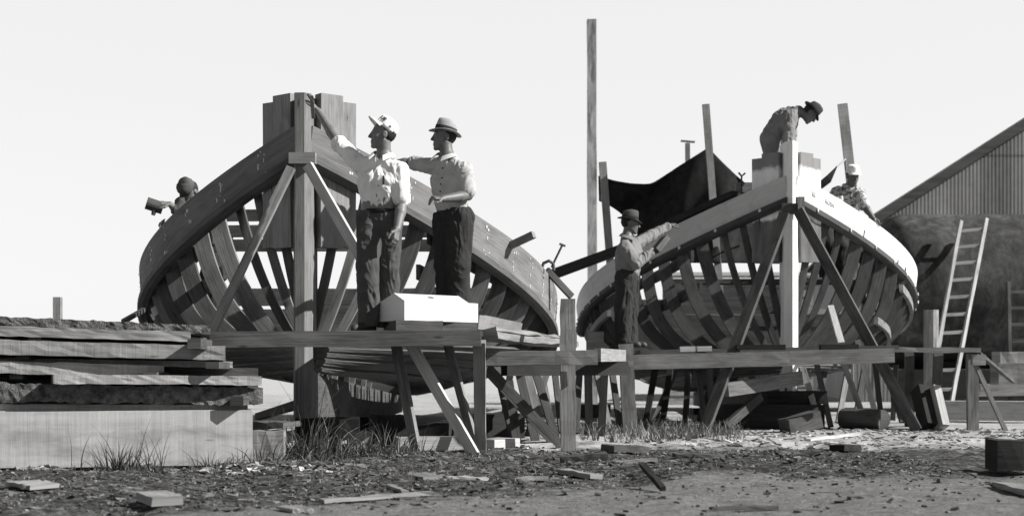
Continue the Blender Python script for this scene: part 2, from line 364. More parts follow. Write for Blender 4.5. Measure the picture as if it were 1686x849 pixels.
def build_boat(h, root, mats, nose, zst, zht, zhb, frames_u, miss=(4,), top=.62, bands=()):
    S, fm = h, mats
    # stem
    if nose: sec = [(-.08, .04), (0, -.09), (.085, .04), (.085, .36), (-.08, .36)]
    else: sec = [(-.08, -.04), (-.065, -.06), (.015, -.06), (.07, .0), (.07, .36), (-.08, .36)]
    zz = np.linspace(.28, zst, 12); m = MB()
    m.loft([[S.pt(u, b*(1. if z > 2.2 else 1.08), z) for b, u in sec] for z in zz]); st = m.build('stem', fm['stem'], root)
    # hawse timbers beside the stem
    for sg in (-1, 1):
        for b0, wd, dz, dzb, key in ((.28, .235, 0, 0, 'hawse'), (.425, .15, -.055, .01, 'hawse_outer')):
            sl = (S.B(.3)-S.B(.05))/.25; tu, tb = 1/math.hypot(1, sl), sl/math.hypot(1, sl)
            u0 = (b0-.09)/sl; c = (u0+tb*.13, b0-tu*.13)
            A = S.pt(c[0], sg*c[1], zhb+dzb); Bq = S.pt(c[0], sg*c[1], zht+dz)
            part('hawse_timber', root, fm[key+('_left' if sg < 0 else '')] if key+('_left' if sg < 0 else '') in fm else fm[key], A, Bq, wd, .11, S.dirv(tu, sg*tb), n=4, jit=.002)
    # sheer planks, rub rails
    us = np.concatenate([np.linspace(.0, 6, 40), np.linspace(6.3, S.L, 14)])
    for sg in (-1, 1):
        def xb(u): return S.B(u) if u > 0.02 else .085
        rr = [[S.pt(u, sg*(xb(u)), S.zs(u)), S.pt(u, sg*(xb(u)-S.fl), S.zs(u)-S.w(u)), S.pt(u+.03, sg*(max(.03, xb(u)-S.fl-.06)), S.zs(u)-S.w(u)), S.pt(u+.03, sg*max(.03, (xb(u)-.06)), S.zs(u))] for u in us]
        if sg > 0: rr = [r[::-1] for r in rr]
        sp = MB().loft(rr).build('sheer_plank', fm['sheer_right' if sg > 0 else 'sheer_left'], root)
        rr = []
        for u in us:
            b = xb(u)-S.fl; z = S.zs(u)-S.w(u)
            rr.append([S.pt(u, sg*(b+.005), z+.045), S.pt(u-.02, sg*(b+.045), z+.03), S.pt(u-.02, sg*(b+.045), z-.035), S.pt(u, sg*(b+.01), z-.06), S.pt(u, sg*max(.02, b-.05), z-.06), S.pt(u, sg*max(.02, b-.05), z+.0)])
        if sg > 0: rr = [r[::-1] for r in rr]
        rail = MB().loft(rr).build('rub_rail', fm['rail'], root)
        mm = MB()
        if fm['marks'] == 'putty':
            for i, u in enumerate(np.arange(.25, 6.2, .43)):
                for k in range(7):
                    f = rng.random(); z = S.zs(u)-.03-f*(S.w(u)-.06); uu = u+rng.normal()*.03; b = S.B(uu)-S.fl*f+.004
                    l = rng.uniform(.008, .04); wd = rng.uniform(.006, .014); d = S.dirv(.6 if uu < 3 else 1, sg*(.8 if uu < 2 else .25))
                    c = S.pt(uu, sg*b, z); m1 = [c+d*a*wd/2+V(0, 0, 1)*q*l/2 for a, q in ((-1, -1), (1, -1), (1.2, 1), (-1, 1))]
                    mm.poly(m1 if sg < 0 else m1[::-1], S.dirv(-.3*0, sg*1)*.004)
            mm.build('putty_patches', M['putty'], sp)
        else:
            for u in np.arange(.2, 6.2, .42):
                z = S.zs(u)-S.w(u); b = S.B(u)-S.fl+.047; c = S.pt(u-.02, sg*b, z)
                MB().tube([c, c+S.dirv(-.5, sg)*.014], .022, 8).build('bolt_head', M['putty'], rail)
    # frames
    for i, u in enumerate(frames_u):
        for sg in (-1, 1):
            oc = S.frame_pts(u, .06 if u > .9 else .14, .035, .965); ic = S.frame_pts(u, .06+.16, .035, .965); m = MB(); sd = .075+.015*rng.random(); uu = u+rng.normal()*.015
            rings = []
            for a, b in zip(oc, ic):
                rings.append([S.pt(uu-sd/2, sg*max(.02, a[0]), a[1]), S.pt(uu-sd/2, sg*max(.0, b[0]), b[1]), S.pt(uu+sd/2, sg*max(.0, b[0]), b[1]), S.pt(uu+sd/2, sg*max(.02, a[0]), a[1])])
            if sg > 0: rings = [r[::-1] for r in rings]
            m.loft(rings).build('frame', fm['frame'] if rng.random() < .65 else fm['frame2'], root)
        # floor timber
        if u > .9 and i % 2: part('floor_timber', root, fm['frame2'], S.pt(u+.07, -S.B(u)*.3, S.zk(u)+.3), S.pt(u+.07, S.B(u)*.3, S.zk(u)+.3), .16, .07)
    # bottom strakes
    ub = np.concatenate([np.linspace(.12, 5, 22), np.linspace(5.5, S.L, 10)]); ns = 10
    for sg in (-1, 1):
        m = MB()
        for k in range(ns):
            if k in miss: continue
            rings = []
            for u in ub:
                tp = S.p_at(u, top); pa, pb = .02+(tp-.02)*(k+.03)/ns, .02+(tp-.02)*(k+.97)/ns; q = []; jo = (.012, 0, .02, .006, .0, .016, .004, .012, .0, .018)[k]
                for p, off in ((pa, jo), (pb, jo), (pb, .045), (pa, .045)):
                    e = .004; a = np.array(S.sec(u, p-e)); b = np.array(S.sec(u, p+e)); d = (b-a)/np.linalg.norm(b-a); c = np.array(S.sec(u, p))+off*np.array([-d[1], d[0]])
                    q.append(S.pt(u, sg*max(.03, c[0]), c[1]))
                rings.append(q if sg < 0 else q[::-1])
            m.loft(rings)
        m.build('bottom_planking', fm['bottom'], root)
    # keel
    ku = np.linspace(.0, S.L, 14)
    m = MB(); m.loft([[S.pt(u, -.075, S.zk(u)+.03), S.pt(u, -.075, S.zb(u)), S.pt(u, .075, S.zb(u)), S.pt(u, .075, S.zk(u)+.03)] for u in ku]); m.build('keel', fm['frame2'], root)
    # inner stringers
    for sg in (-1, 1):
        for p in (.72, .9):
            rings = []
            for u in np.linspace(1.2, S.L-.4, 18):
                c = S.frame_pts(u, .27, p, p+.01, 1)[0]; rings.append([S.pt(u, sg*c[0], c[1]-.075), S.pt(u, sg*(c[0]-.04), c[1]-.075), S.pt(u, sg*(c[0]-.04), c[1]+.075), S.pt(u, sg*c[0], c[1]+.075)])
            if sg > 0: rings = [r[::-1] for r in rings]
            MB().loft(rings).build('stringer', fm['frame'], root)
    for u, zl, zh in bands:
        bb = min(S.B(u)-.34, S.frame_pts(u, .3, .5, .51, 1)[0][0]+.25)
        if zl < 1.0: bb = S.frame_pts(u, .3, .42, .43, 1)[0][0]-.12
        part('cross_plank', root, fm['frame2'], S.pt(u, -bb, (zl+zh)/2), S.pt(u, bb, (zl+zh)/2), zh-zl, .05, n=4, jit=.004)
    # transom frame at the stern
    m = MB(); out = [S.sec(S.L, p) for p in np.linspace(.03, 1, 14)]
    pts = [S.pt(S.L, b, z) for b, z in out]+[S.pt(S.L, -b, z) for b, z in out[::-1]]
    m.poly(pts, S.dirv(1, 0)*.06); m.build('transom', fm['frame2'], root)

H1 = Hull(500, 12.7, 0.0, 2.369, 4.859, 2.841, 2.944, 1.768, 2.957, .30, .165, .03)
r1 = thing('wooden_boat', H1.pt(0, 0, 0), 'unpainted dark wood boat hull in frame with two men standing at its bow', 'boat')
m1 = dict(stem=M['stem'], hawse=M['board'], hawse_outer=M['board'], hawse_left=M['hull'], hawse_outer_left=M['hull'], sheer_left=M['hull'], sheer_right=M['hull'], rail=M['hull_dark'], frame=M['frame'], frame2=M['frame_dark'], bottom=M['hull_dark'], marks='putty')
m1['hawse_left'] = m1['hawse_outer_left'] = M['board']
build_boat(H1, r1, m1, False, 3.235, 3.27, 1.85, [.34, .52, .72, .94, 1.18, 1.44, 1.72, 2.02, 2.34, 2.67, 3.0, 3.34, 3.68, 4.02, 4.36, 4.7, 5.1, 5.6, 6.1, 6.7, 7.3, 7.9, 8.5, 9.1, 9.7], miss=(), top=.95,
           bands=[(6.5, 1.62, 1.86), (6.5, 1.33, 1.57), (6.5, 1.1, 1.27), (6.5, .8, 1.0), (1.75, 2.26, 2.38), (1.75, 2.1, 2.22), (1.75, 1.95, 2.07), (3.4, 1.15, 1.25), (4.9, 1.02, 1.2)])
part('stem_cleat', r1, M['board'], H1.pt(-.1, -.115, 2.63), H1.pt(-.1, .125, 2.63), .1, .08)
H2 = Hull(1303, 17.5, .02, 2.474, 5.033, 2.906, 3.167, 1.646, 3.042, .30, .076, .049)
r2 = thing('wooden_boat', H2.pt(0, 0, 0), 'boat hull in frame with white painted bow and a black canvas tarp behind', 'boat')
def mat_stained():
    t = NT('white_paint_wet_top'); n = t.noise(t.coord('UV', (1.2, 5, 1)), 2., 5, .6); n2 = t.noise(t.coord('Object'), 4, 4, .6)
    tc = t.n('ShaderNodeTexCoord'); sp = t.n('ShaderNodeSeparateXYZ'); t.l(tc.outputs['Object'], sp.inputs[0])
    z = t.math('ADD', sp.outputs[2], t.math('MULTIPLY', t.math('SUBTRACT', n2, .5), .25))
    o = t.n('ShaderNodeMapRange'); t.l(z, o.inputs[0]); o.inputs[1].default_value = 3.26; o.inputs[2].default_value = 3.33
    z2 = t.n('ShaderNodeMapRange'); t.l(z, z2.inputs[0]); z2.inputs[1].default_value = 2.62; z2.inputs[2].default_value = 2.66
    c = t.lerp(o.outputs[0], .75, .2); c = t.lerp(z2.outputs[0], t.math('MULTIPLY', .13, t.ramp(n, [(.3, .6), (.7, 1.2)])), c)
    t.base(t.mul(c, t.ramp(n, [(.3, .85), (.7, 1.05)]))); return t.fin(.6)
M['stained'] = mat_stained()
m2 = dict(stem=M['white'], hawse=M['stained'], hawse_outer=M['stained'], sheer_left=M['white_shaded'], sheer_right=M['white'], rail=M['dark'], frame=M['frame_dark'], frame2=M['dark'], bottom=M['hull_dark'], marks='bolt')
build_boat(H2, r2, m2, True, 3.6, 3.49, 2.1, [.34, .52, .72, .94, 1.18, 1.44, 1.72, 2.02, 2.34, 2.67, 3.0, 3.34, 3.68, 4.02, 4.36, 4.7, 5.1, 5.6, 6.1, 6.7, 7.3, 7.9, 8.5, 9.1, 9.7], miss=(4,), top=.78,
           bands=[(6.4, 1.5, 1.7), (6.4, 1.2, 1.42), (3.6, 1.0, 1.15)])
part('stem_cleat', r2, M['dark'], H2.pt(-.12, -.14, 2.74), H2.pt(-.12, .1, 2.74), .13, .08)
part('clamp_block', r2, M['grey'], H2.pt(-.17, .085, 2.66), H2.pt(-.17, .085, 2.88), .08, .08)
for sg, dz_, ua, ub_ in ((1, .2, 1.85, 6.5), (1, .78, 1.5, 2.7), (-1, .3, 2.6, 6.)):
    rings = []
    for u in np.linspace(ua, ub_, 18):
        p = H2.p_at(u, H2.zs(u)-H2.w(u)-dz_); c = H2.frame_pts(u, -.0, p, p+.01, 1)[0]; rings.append([H2.pt(u, sg*c[0], c[1]+.05), H2.pt(u, sg*c[0], c[1]-.05), H2.pt(u, sg*(c[0]-.055), c[1]-.05), H2.pt(u, sg*(c[0]-.055), c[1]+.05)])
    MB().loft(rings if sg < 0 else [r[::-1] for r in rings]).build('ribband', M['grey'], r2)
part('bow_staging', r2, M['grey'], H2.pt(.62, -.42, 2.82), H2.pt(.62, .42, 2.82), .28, .05, H2.dirv(1, 0))
# faint lettering on the right bow
def text_mesh(s, size, mat, name, parent, origin, xd, yd, extr=.002):
    cu = bpy.data.curves.new(name, 'FONT'); cu.body = s; cu.size = size; cu.extrude = extr; cu.align_x = 'CENTER'; cu.align_y = 'CENTER'
    to = bpy.data.objects.new(name, cu); COL.objects.link(to); dg = bpy.context.evaluated_depsgraph_get()
    me = bpy.data.meshes.new_from_object(to.evaluated_get(dg)); bpy.data.objects.remove(to); bpy.data.curves.remove(cu)
    xd, yd = nrm(xd), nrm(yd); zd = np.cross(xd, yd); vs = np.zeros(len(me.vertices)*3); me.vertices.foreach_get('co', vs); vs = vs.reshape(-1, 3)
    W = origin+vs[:, :1]*xd+vs[:, 1:2]*yd+vs[:, 2:3]*zd
    fs = [tuple(p.vertices) for p in me.polygons]; bpy.data.meshes.remove(me)
    return mk(name, W, fs, mat, parent)
def bow_text(s, u, dz, size):
    e = .05; z = H2.zs(u)-dz; f = dz/H2.w(u); a = H2.pt(u-e, H2.B(u-e)-H2.fl*f+.006, H2.zs(u-e)-dz); b = H2.pt(u+e, H2.B(u+e)-H2.fl*f+.006, H2.zs(u+e)-dz)
    sh = [o for o in r2.children if o.name.startswith('sheer_plank')][1]
    text_mesh(s, size, plain('faded_grey_lettering', .42, .3, 30), 'bow_lettering', sh, (a+b)/2, b-a, V(0, 0, 1))
bow_text('EL', .175, .12, .075); bow_text('ROSA', .36, .12, .075)
# ------------------------------------------------------------ staging round the first boat
GS = 'staging timbers'
s1 = thing('scaffold', G(790, 12.06), 'timber staging before the dark bow that carries the white toolbox', 'scaffold')
part('ledger', s1, M['hull'], P(346, 559, 11.56), P(792, 556, 11.5), .13, .045, n=8, jit=.002)
part('post', s1, M['board'], G(791, 12.), P(789, 562, 11.6), .1, .07, V(1, 0, 0), n=8, jit=.003)
part('post', s1, M['dark'], G(350, 11.9), P(350, 548, 11.66), .08, .06, V(1, 0, 0))
part('brace', s1, M['frame'], P(648, 545, 12.35), G(686, 12.0), .085, .05, V(1, -.6, 0))
part('brace', s1, M['frame'], P(737, 566, 12.6), G(784, 12.3), .075, .045, V(1, -.6, 0))
part('cross_bearer', s1, M['dark'], P(765, 556, 11.53), P(765, 558, 13.), .08, .05, V(0, 0, 1))
part('cross_bearer', s1, M['dark'], P(560, 556, 11.56), P(575, 558, 13.), .08, .05, V(0, 0, 1))
ZP = 1.10
def plank(lab, x0, x1, y0, y1, z, mat='dark', th=.045, w=None):
    ym = (y0+y1)/2; wd = abs(y1-y0)
    return timber('plank', lab, 'plank', M[mat], V(x0, ym, z-th/2), V(x1, ym, z-th/2), wd, th, V(0, 1, 0), 'staging planks', 6, .003)
ZP = 1.04
plank('front staging plank under the white toolbox', -1.42, -.25, 11.56, 11.95, ZP, 'dark')
plank('middle staging plank under the boots of the man in the cap', -1.5, -.22, 11.98, 12.35, ZP-.002, 'dark')
plank('rear staging plank under the standing man in the fedora', -1.4, -.2, 12.4, 12.85, ZP-.001, 'dark')
ZB = 1.128
for lab, xa, xb, ya, yb, h_ in (('dark short board under the left end of the toolbox', -1.0, -.62, 11.64, 11.8, ZB-ZP-.003), ('dark short board under the right end of the toolbox', -.68, -.34, 12.0, 12.14, ZB-ZP-.003)):
    tag(MB().bar(V(xa, ya, ZP+h_/2+.001), V(xb, yb, ZP+h_/2+.001), .2, h_, V(0, 1, 0), 3, .003).build('offcut_board', M['dark']), lab, 'board')
timber('plank', 'long staging plank running back along the right side of the dark boat', 'plank', M['grey'], P(792, 553, 11.8), P(930, 566, 14.6), .3, .06, V(1, .2, 0), 'staging planks', 10, .006)
timber('plank', 'pale short board lying on the staging below the dark hull', 'plank', M['lumber'], P(786, 529, 12.2), P(856, 541, 13.3), .12, .03, V(.2, 0, 1), 'staging planks', 6, .003)
timber('plank', 'thin rough board end lying on top of the staging right of the toolbox', 'plank', M['grey'], P(800, 545, 12.3), P(925, 560, 14.4), .22, .03, V(1, .3, .1), 'staging planks', 8, .008)
timber('brace', 'long sunlit brace running from the dark stem down behind the man in the cap', 'brace', M['fresh'], P(507, 272, 12.55), G(781, 11.72), .09, .05, V(1, -.35, 1), 'braces on the stems')
timber('brace', 'long brace running from the stem of the dark boat down left behind the lumber', 'brace', M['grey'], P(480, 276, 12.5), G(252, 12.0), .075, .05, V(1, 0, .3), 'braces on the stems', 8, .002)
timber('brace', 'brace running from the stem of the white bowed boat down left to the grass', 'brace', M['dark'], P(1292, 352, 17.25), G(1158, 16.1), .13, .06, V(1, -.4, .3), 'braces on the stems')
timber('brace', 'brace running from the stem of the white bowed boat down right to the ground', 'brace', M['dark'], P(1314, 345, 17.25), G(1510, 16.9), .13, .06, V(1, -.5, -.3), 'braces on the stems')
# middle trestle
s2 = thing('scaffold', G(935, 12.4), 'timber trestle with a tall square post standing between the two boats', 'scaffold')
part('post', s2, M['grey'], G(935, 12.4), P(935, 492, 12.4), .135, .11, V(1, 0, 0), n=10, jit=.004)
part('ledger', s2, M['board'], P(795, 590, 12.28), P(984, 588, 12.26), .125, .05, n=8, jit=.002)
part('ledger', s2, M['board'], P(984, 584, 12.5), P(1026, 585, 14.8), .12, .06)
part('bracket', s2, M['grey'], P(944, 548, 12.4), P(944, 572, 12.4), .06, .06, V(1, 0, 0))
part('brace', s2, M['dark'], P(800, 602, 12.5), G(926, 13.0), .085, .05, V(1, .3, .4))
part('brace', s2, M['dark'], P(803, 612, 13.), G(914, 13.4), .07, .05, V(1, .3, .4))
part('bearer', s2, M['black'], P(830, 606, 12.9), P(1030, 606, 14.2), .14, .08)
for (a, b, Ya, Yb, mt, lab) in (((838, 628), 852, 13.6, 13.4, 'dark', 'dark prop under the right bilge nearest the toolbox post'), ((852, 600), 882, 14.2, 13.9, 'dark', 'leaning prop under the right bilge with a sunlit edge'),
        ((862, 590), 895, 15., 14.4, 'frame', 'pale leaning prop under the right bilge'), ((878, 600), 915, 15.6, 15., 'dark', 'slanting dark prop under the right bilge beside the tall post'), ((968, 598), 970, 15.2, 15.2, 'black', 'upright dark prop just right of the tall square post'), ((996, 600), 990, 15.6, 15.4, 'black', 'second upright dark prop right of the tall square post')):
    timber('prop', lab, 'prop', M[mt], P(*a, Ya), G(b, Yb), .085, .06, V(1, 0, 0), 'props under the hulls')
tag(MB().bar(P(966, 562, 14.2), P(993, 562, 14.2), .2, .2).build('wooden_block', M['dark']), 'dark wooden block on the trestle beside the tall post', 'block')
# staging of the second boat
s3 = thing('scaffold', G(1300, 16.3), 'long low staging rail in front of the white bowed boat', 'scaffold')
part('ledger', s3, M['grey'], P(1041, 596, 16.35), P(1300, 590, 16.3), .17, .05, n=8, jit=.002)
part('ledger', s3, M['hull'], P(1300, 589, 16.36), P(1472, 585, 16.4), .17, .05, n=5, jit=.002)
part('post', s3, M['grey'], G(1037, 16.2), P(1030, 566, 16.2), .165, .12, V(1, 0, 0), n=8, jit=.004)
part('cleat', s3, M['grey'], P(1012, 597, 16.1), P(1042, 597, 16.1), .075, .06)
part('walkway_plank', s3, M['fresh'], P(1452, 575, 17.1), P(1614, 576, 16.8), .055, .3, V(0, 0, 1), n=6, jit=.003)
part('post', s3, M['grey'], G(1601, 16.9), P(1601, 582, 16.9), .13, .08, V(1, 0, 0), n=4, jit=.003)
part('post', s3, M['dark'], G(1497, 18.2), P(1497, 582, 17.4), .11, .08, V(1, 0, 0))
part('post', s3, M['dark'], G(1540, 18.2), P(1545, 582, 17.4), .11, .08, V(1, 0, 0))
part('brace', s3, M['frame'], P(1604, 595, 16.8), G(1656, 16.6), .05, .04, V(1, 0, 0))
part('brace', s3, M['dark'], P(1612, 582, 17.), P(1668, 628, 19.5), .05, .04, V(1, 0, 0))
part('bracket', s3, M['board'], P(1600, 592, 16.75), P(1622, 592, 16.75), .13, .06)
part('walkway_plank', s3, M['dark'], P(1050, 580, 17.), P(1470, 572, 17.1), .05, .5, V(0, 0, 1))
for x0, x1, yy, mt, lab in ((1119, 1144, 574.5, 'fresh', 'left one of two short pale blocks on the long low staging rail'), (1147, 1171, 574, 'fresh', 'right one of two short pale blocks on the long low staging rail'), (1212, 1292, 571.5, 'black', 'dark board lying on the staging left of the white stem'), (1350, 1412, 571, 'black', 'dark board lying on the staging right of the white stem')):
    tag(MB().bar(P(x0, yy, 16.45), P(x1, yy-.5, 16.45), .06, .12).build('offcut_board', M[mt]), lab, 'board')
for i, (a, b, Ya, Yb, mt, lab) in enumerate((((1080, 600), 1062, 18., 17.6, 'black', 'thin dark prop in the grass behind the low staging post'), ((1105, 598), 1090, 18.6, 18.2, 'black', 'second thin dark prop right of the low staging post'), ((1134, 600), 1128, 19., 18.6, 'dark', 'dark prop left of the crossing brace under the white bowed boat'),
        ((1168, 585), 1172, 17.2, 17.6, 'dark', 'prop standing behind the crossing brace under the white bowed boat'), ((1322, 605), 1352, 17.6, 17.2, 'board', 'pale leaning prop right of the white stem'), ((1345, 600), 1368, 18.2, 17.9, 'black', 'dark leaning prop right of the pale one'), ((1385, 588), 1428, 18.4, 18., 'frame_dark', 'leaning prop above the round log'),
        ((1412, 560), 1446, 18.6, 18.2, 'frame', 'sunlit leaning prop behind the round log'), ((1368, 505), 1395, 18.2, 18.6, 'fresh', 'short pale prop against the open ribs of the white bowed boat'), ((1440, 590), 1452, 19.2, 19., 'black', 'dark prop under the right bilge of the white bowed boat'), ((1475, 600), 1470, 20.5, 20.5, 'dark', 'far prop under the right bilge of the white bowed boat'))):
    B_ = G(b, Yb) if i != 8 else P(1386, 566, 17.2)
    timber('prop', lab, 'prop', M[mt], P(*a, Ya), B_, .075, .05, V(1, -.3, 0), 'props under the hulls')
# tangle of thin props behind the trestle and under the second hull
for px, y, b, Ya, Yb, mt in ((818, 606, 846, 14.8, 14.2, 'dark'), (905, 600, 868, 15.8, 15.2, 'dark'), (888, 592, 910, 16.4, 15.8, 'frame'), (912, 600, 925, 16.8, 16.2, 'dark'), (842, 600, 826, 15.4, 15., 'black'), (1006, 600, 1022, 16.6, 16.2, 'dark'), (980, 602, 1004, 17.2, 16.8, 'grey'), (955, 600, 948, 16.4, 16., 'dark')):
    timber('prop', 'one of several thin props crossing behind the tall square trestle post', 'prop', M[mt], P(px, y, Ya), G(b, Yb), .07, .05, V(1, .2, 0), 'thin props crossing behind the trestle')
for px, y, b, Ya, Yb, mt in ((1116, 600, 1074, 19.4, 19., 'dark'), (1148, 600, 1160, 19.8, 19.4, 'frame'), (1180, 604, 1150, 20.4, 20., 'dark'), (1360, 600, 1340, 19.6, 19.2, 'dark'), (1398, 596, 1380, 19.8, 19.4, 'grey'), (1424, 600, 1408, 20.6, 20.2, 'dark'), (1455, 596, 1486, 20., 19.6, 'dark')):
    timber('prop', 'one of several thin props crossing in the shade under the white bowed boat', 'prop', M[mt], P(px, y, Ya), G(b, Yb), .075, .05, V(1, .2, 0), 'thin props under the white bowed boat')
# keel blocks, cribs
def blk(lab, c, dx, dy, dz, mat, rot=0, tilt=0):
    ax = np.array([[math.cos(rot), math.sin(rot), math.sin(tilt)], [-math.sin(rot), math.cos(rot), 0], [0, 0, 1]]); ax[0] = nrm(ax[0]); ax[2] = nrm(np.cross(ax[0], ax[1]))
    m = MB(); a = c-ax[0]*dx/2; b = c+ax[0]*dx/2; m.bar(a, b, dy, dz, ax[1], 4, .004)
    return tag(m.build('timber_block', M[mat]), lab, 'block', 'blocks under the keels')
blk('keel block under the forefoot of the dark boat', G(523, 12.75, .14), .34, .5, .28, 'black')
blk('second keel block further aft under the dark boat', H1.pt(1.9, 0, .11), .6, .4, .22, 'black', .1)
blk('third keel block far back under the dark boat', H1.pt(4.4, 0, .075), .7, .4, .15, 'black')
blk('square dark block lying right of the keel near the weeds', G(640, 13.0, .15), .3, .4, .3, 'black', .3)
blk('lit square block lying in the weeds right of the dark stem', G(592, 12.25, .08), .2, .22, .2, 'grey', .25)
blk('upper dark crib timber below the white stem', H2.pt(.15, .05, .385), .75, .5, .17, 'black')
blk('lower dark crib timber below the white stem', H2.pt(.1, -.25, .15), 1.25, .6, .3, 'black')
blk('crib timber further aft under the white bowed boat', H2.pt(3, 0, .1), 1.2, .5, .2, 'black')
blk('crib timber below the keel of the white bowed boat towards its stern', H2.pt(6, 0, .05), 1.2, .5, .1, 'black')
blk('wedge of timber lying before the dark crib', G(1318, 16.7, .09), .45, .25, .2, 'dark', .35, .25)
timber('timber', 'bent grey timber bearing on the crib under the white bowed boat', 'timber', M['grey'], P(1196, 641, 16.9), P(1318, 622, 17.3), .17, .1, n=6, bow=.03)
timber('timber', 'short sloping timber propped under the bent grey one', 'timber', M['dark'], G(1196, 16.9, .05), P(1252, 652, 17.2), .1, .07)
m = MB(); m.tube([G(1394, 17.3, .125)+V(0, .2, 0), G(1452, 17.1, .125)], .125, 14); tag(m.build('log', M['dark'], smooth=False), 'short round log with a pale sawn end lying on the ground', 'log')
m = MB(); m.tube([G(1452.2, 17.095, .125), G(1452.6, 17.09, .125)], .12, 14); mm_ = m.build('sawn_end', M['fresh'], bpy.data.objects['log'])
lb = tag(MB().bar(G(1536, 17.2, .02), P(1521, 640, 17.5), .26, .2, V(1, .35, 0)).build('leaning_baulk', M['black']), 'dark baulk with a pale edge leaning beside the round log', 'baulk')
MB().bar(G(1551, 17.12, .01), P(1536, 640, 17.42), .1, .205, V(1, .35, 0)).build('pale_edge', M['fresh'], lb)  # right edge paler than the dark face
# small things near the ground
timber('timber', 'dark pole lying on the sand left of the dark keel', 'timber', M['black'], G(425, 19., .1), P(492, 665, 15), .09, .09)
timber('timber', 'dark heavy log on the sand right of the slanting toolbox brace', 'timber', M['black'], G(790, 14.6, .13), G(852, 14.9, .13), .26, .26)
timber('timber', 'dark long beam lying behind the toolbox braces', 'timber', M['black'], G(670, 13.6, .04), G(796, 17., .12), .18, .2)
timber('timber', 'far dark beam lying on the bright sand between the boats', 'timber', M['dark'], G(868, 22, .1), G(1005, 22, .1), .2, .2)
timber('plank', 'pale plank lying on the sand behind the brace feet', 'plank', M['fresh'], G(652, 12.45, .06), G(775, 12.6, .06), .12, .25, V(0, 0, 1))
timber('plank', 'short pale plank end right of the striped staging post', 'plank', M['fresh'], G(796, 12.4, .05), G(838, 12.7, .05), .1, .25, V(0, 0, 1))
timber('pole', 'thin dark rod between the lumber stack and the dark hull', 'rod', M['dark'], P(203, 529, 13), P(236, 510, 14.4), .04, .04)
timber('post', 'short distant post top rising behind the lumber stack', 'post', M['grey'], G(95, 17.), P(95, 489, 17.), .09, .09, V(1, 0, 0))
# ------------------------------------------------------------ lumber stack
GL = 'boards of the lumber stack'
def lum(lab, x0, x1, yl, yr, h, mat, dY=0, dep=1.1, jit=.0022, name='board', px_end=None):
    A = P(x0, yl, 10.2+dY); B = P(x1, yr, 10.72+dY); d = nrm(B-A)
    m = MB(); n = 70 if jit > .003 else 26; rings = []; sd = nrm(np.cross(V(0, 0, 1), d))
    ph = rng.random()*50; ph2 = rng.random()*50
    for i in range(n+1):
        c = A+(B-A)*i/n; wv = vnoise(np.array([[i*.35+ph, 0, ph], [i*.35+ph, 7, ph], [i*.35+ph, 3, ph2]]))
        r = []
        for a, b in ((-1, 1), (-1, .33), (-1, -.33), (-1, -1), (1, -1), (1, 1)):
            j = rng.normal(size=2)*jit
            hh = h*(1+min(.35, jit*22)*(wv[0] if b > 0 else wv[1])); r.append(c+V(0, 0, 1)*(b*hh/2+j[0])-sd*(-a*dep/2)*1+sd*(j[1]+wv[2]*jit*2)+sd*dep/2)
        rings.append(r)
    m.loft(rings); return tag(m.build(name, M[mat]), lab, 'lumber', GL)
big = MB().bar(G(-170, 10.2, .2), G(414, 10.78, .2), .41, .42, n=6, jit=.0012).build('squared_timber', M['timber']); tag(big, 'huge squared timber at the bottom of the lumber stack', 'timber')
Y1 = -150
lum('pale thin board lying directly on the huge squared timber', Y1, 408, 671, 672, .06, 'lumber', .05)
lum('short pale board above it at the back of the stack', Y1, 395, 663, 668, .05, 'lumber', .2)
lum('thick bark covered slab low in the lumber stack', Y1, 433, 643, 652, .135, 'bark', 0, 1.0, .0055, 'bark_slab')
lum('board with a rough bottom edge on the bark covered slab', 88, 431, 624, 626, .068, 'lumber', -.03)
lum('board in the middle of the stack with its end set far back to the left', Y1, 270, 600, 611, .09, 'lumber', 0)
lum('thin board set back behind the middle of the stack', Y1, 383, 592, 600, .05, 'lumber', .25)
lum('wide board in the upper middle of the stack', Y1, 371, 567, 581, .11, 'lumber', 0)
lum('board directly under the top bark slab', Y1, 314, 540, 554, .075, 'grey', 0)
lum('rough bark slab lying on top of the lumber stack', Y1, 346, 521, 543, .065, 'bark', .05, 1.0, .0035, 'bark_slab')
for lab, yl, yr, h, x1 in (('dark filler board added to shade the topmost gap of the lumber stack', 529, 549, .08, 300), ('dark filler board added to shade the second gap of the lumber stack', 557, 566, .08, 340), ('dark filler board added to shade the gap under the wide board of the stack', 590, 601, .11, 372), ('dark filler board added to shade the gap over the bark covered slab', 622, 626, .2, 425), ('dark filler board added to shade the lowest gap of the stack', 657, 662, .08, 400)):
    lum(lab, Y1, x1, yl, yr, h, 'dark', .5, .5)  # dark boards added behind so the gaps of the stack read as shade
for i, (px, y0, h, lab) in enumerate(((322, 566, .075, 'topmost right spacer'), (60, 553, .06, 'topmost left spacer'), (352, 601, .05, 'right spacer under the wide board'), (40, 585, .06, 'left spacer under the wide board'), (250, 618, .05, 'spacer right of the middle board'), (30, 617, .06, 'left spacer under the middle board'), (392, 659, .07, 'right spacer above the pale thin board'))):
    A = P(px, y0, 10.52); tag(MB().bar(A-V(0, .05, 0), A+V(0, .35, 0), .1, h, V(1, 0, 0)).build('spacer_block', M['dark']), lab+' block in the lumber stack', 'spacer', 'spacer blocks in the lumber stack')
# blocks at the right end of the big timber
blk('pale block at the right end of the lumber stack', G(440, 11.2, .12), .28, .3, .22, 'grey', .1)
blk('flat plank end lying on the block right of the lumber stack', G(452, 11.4, .27), .3, .4, .05, 'dark', -.2)

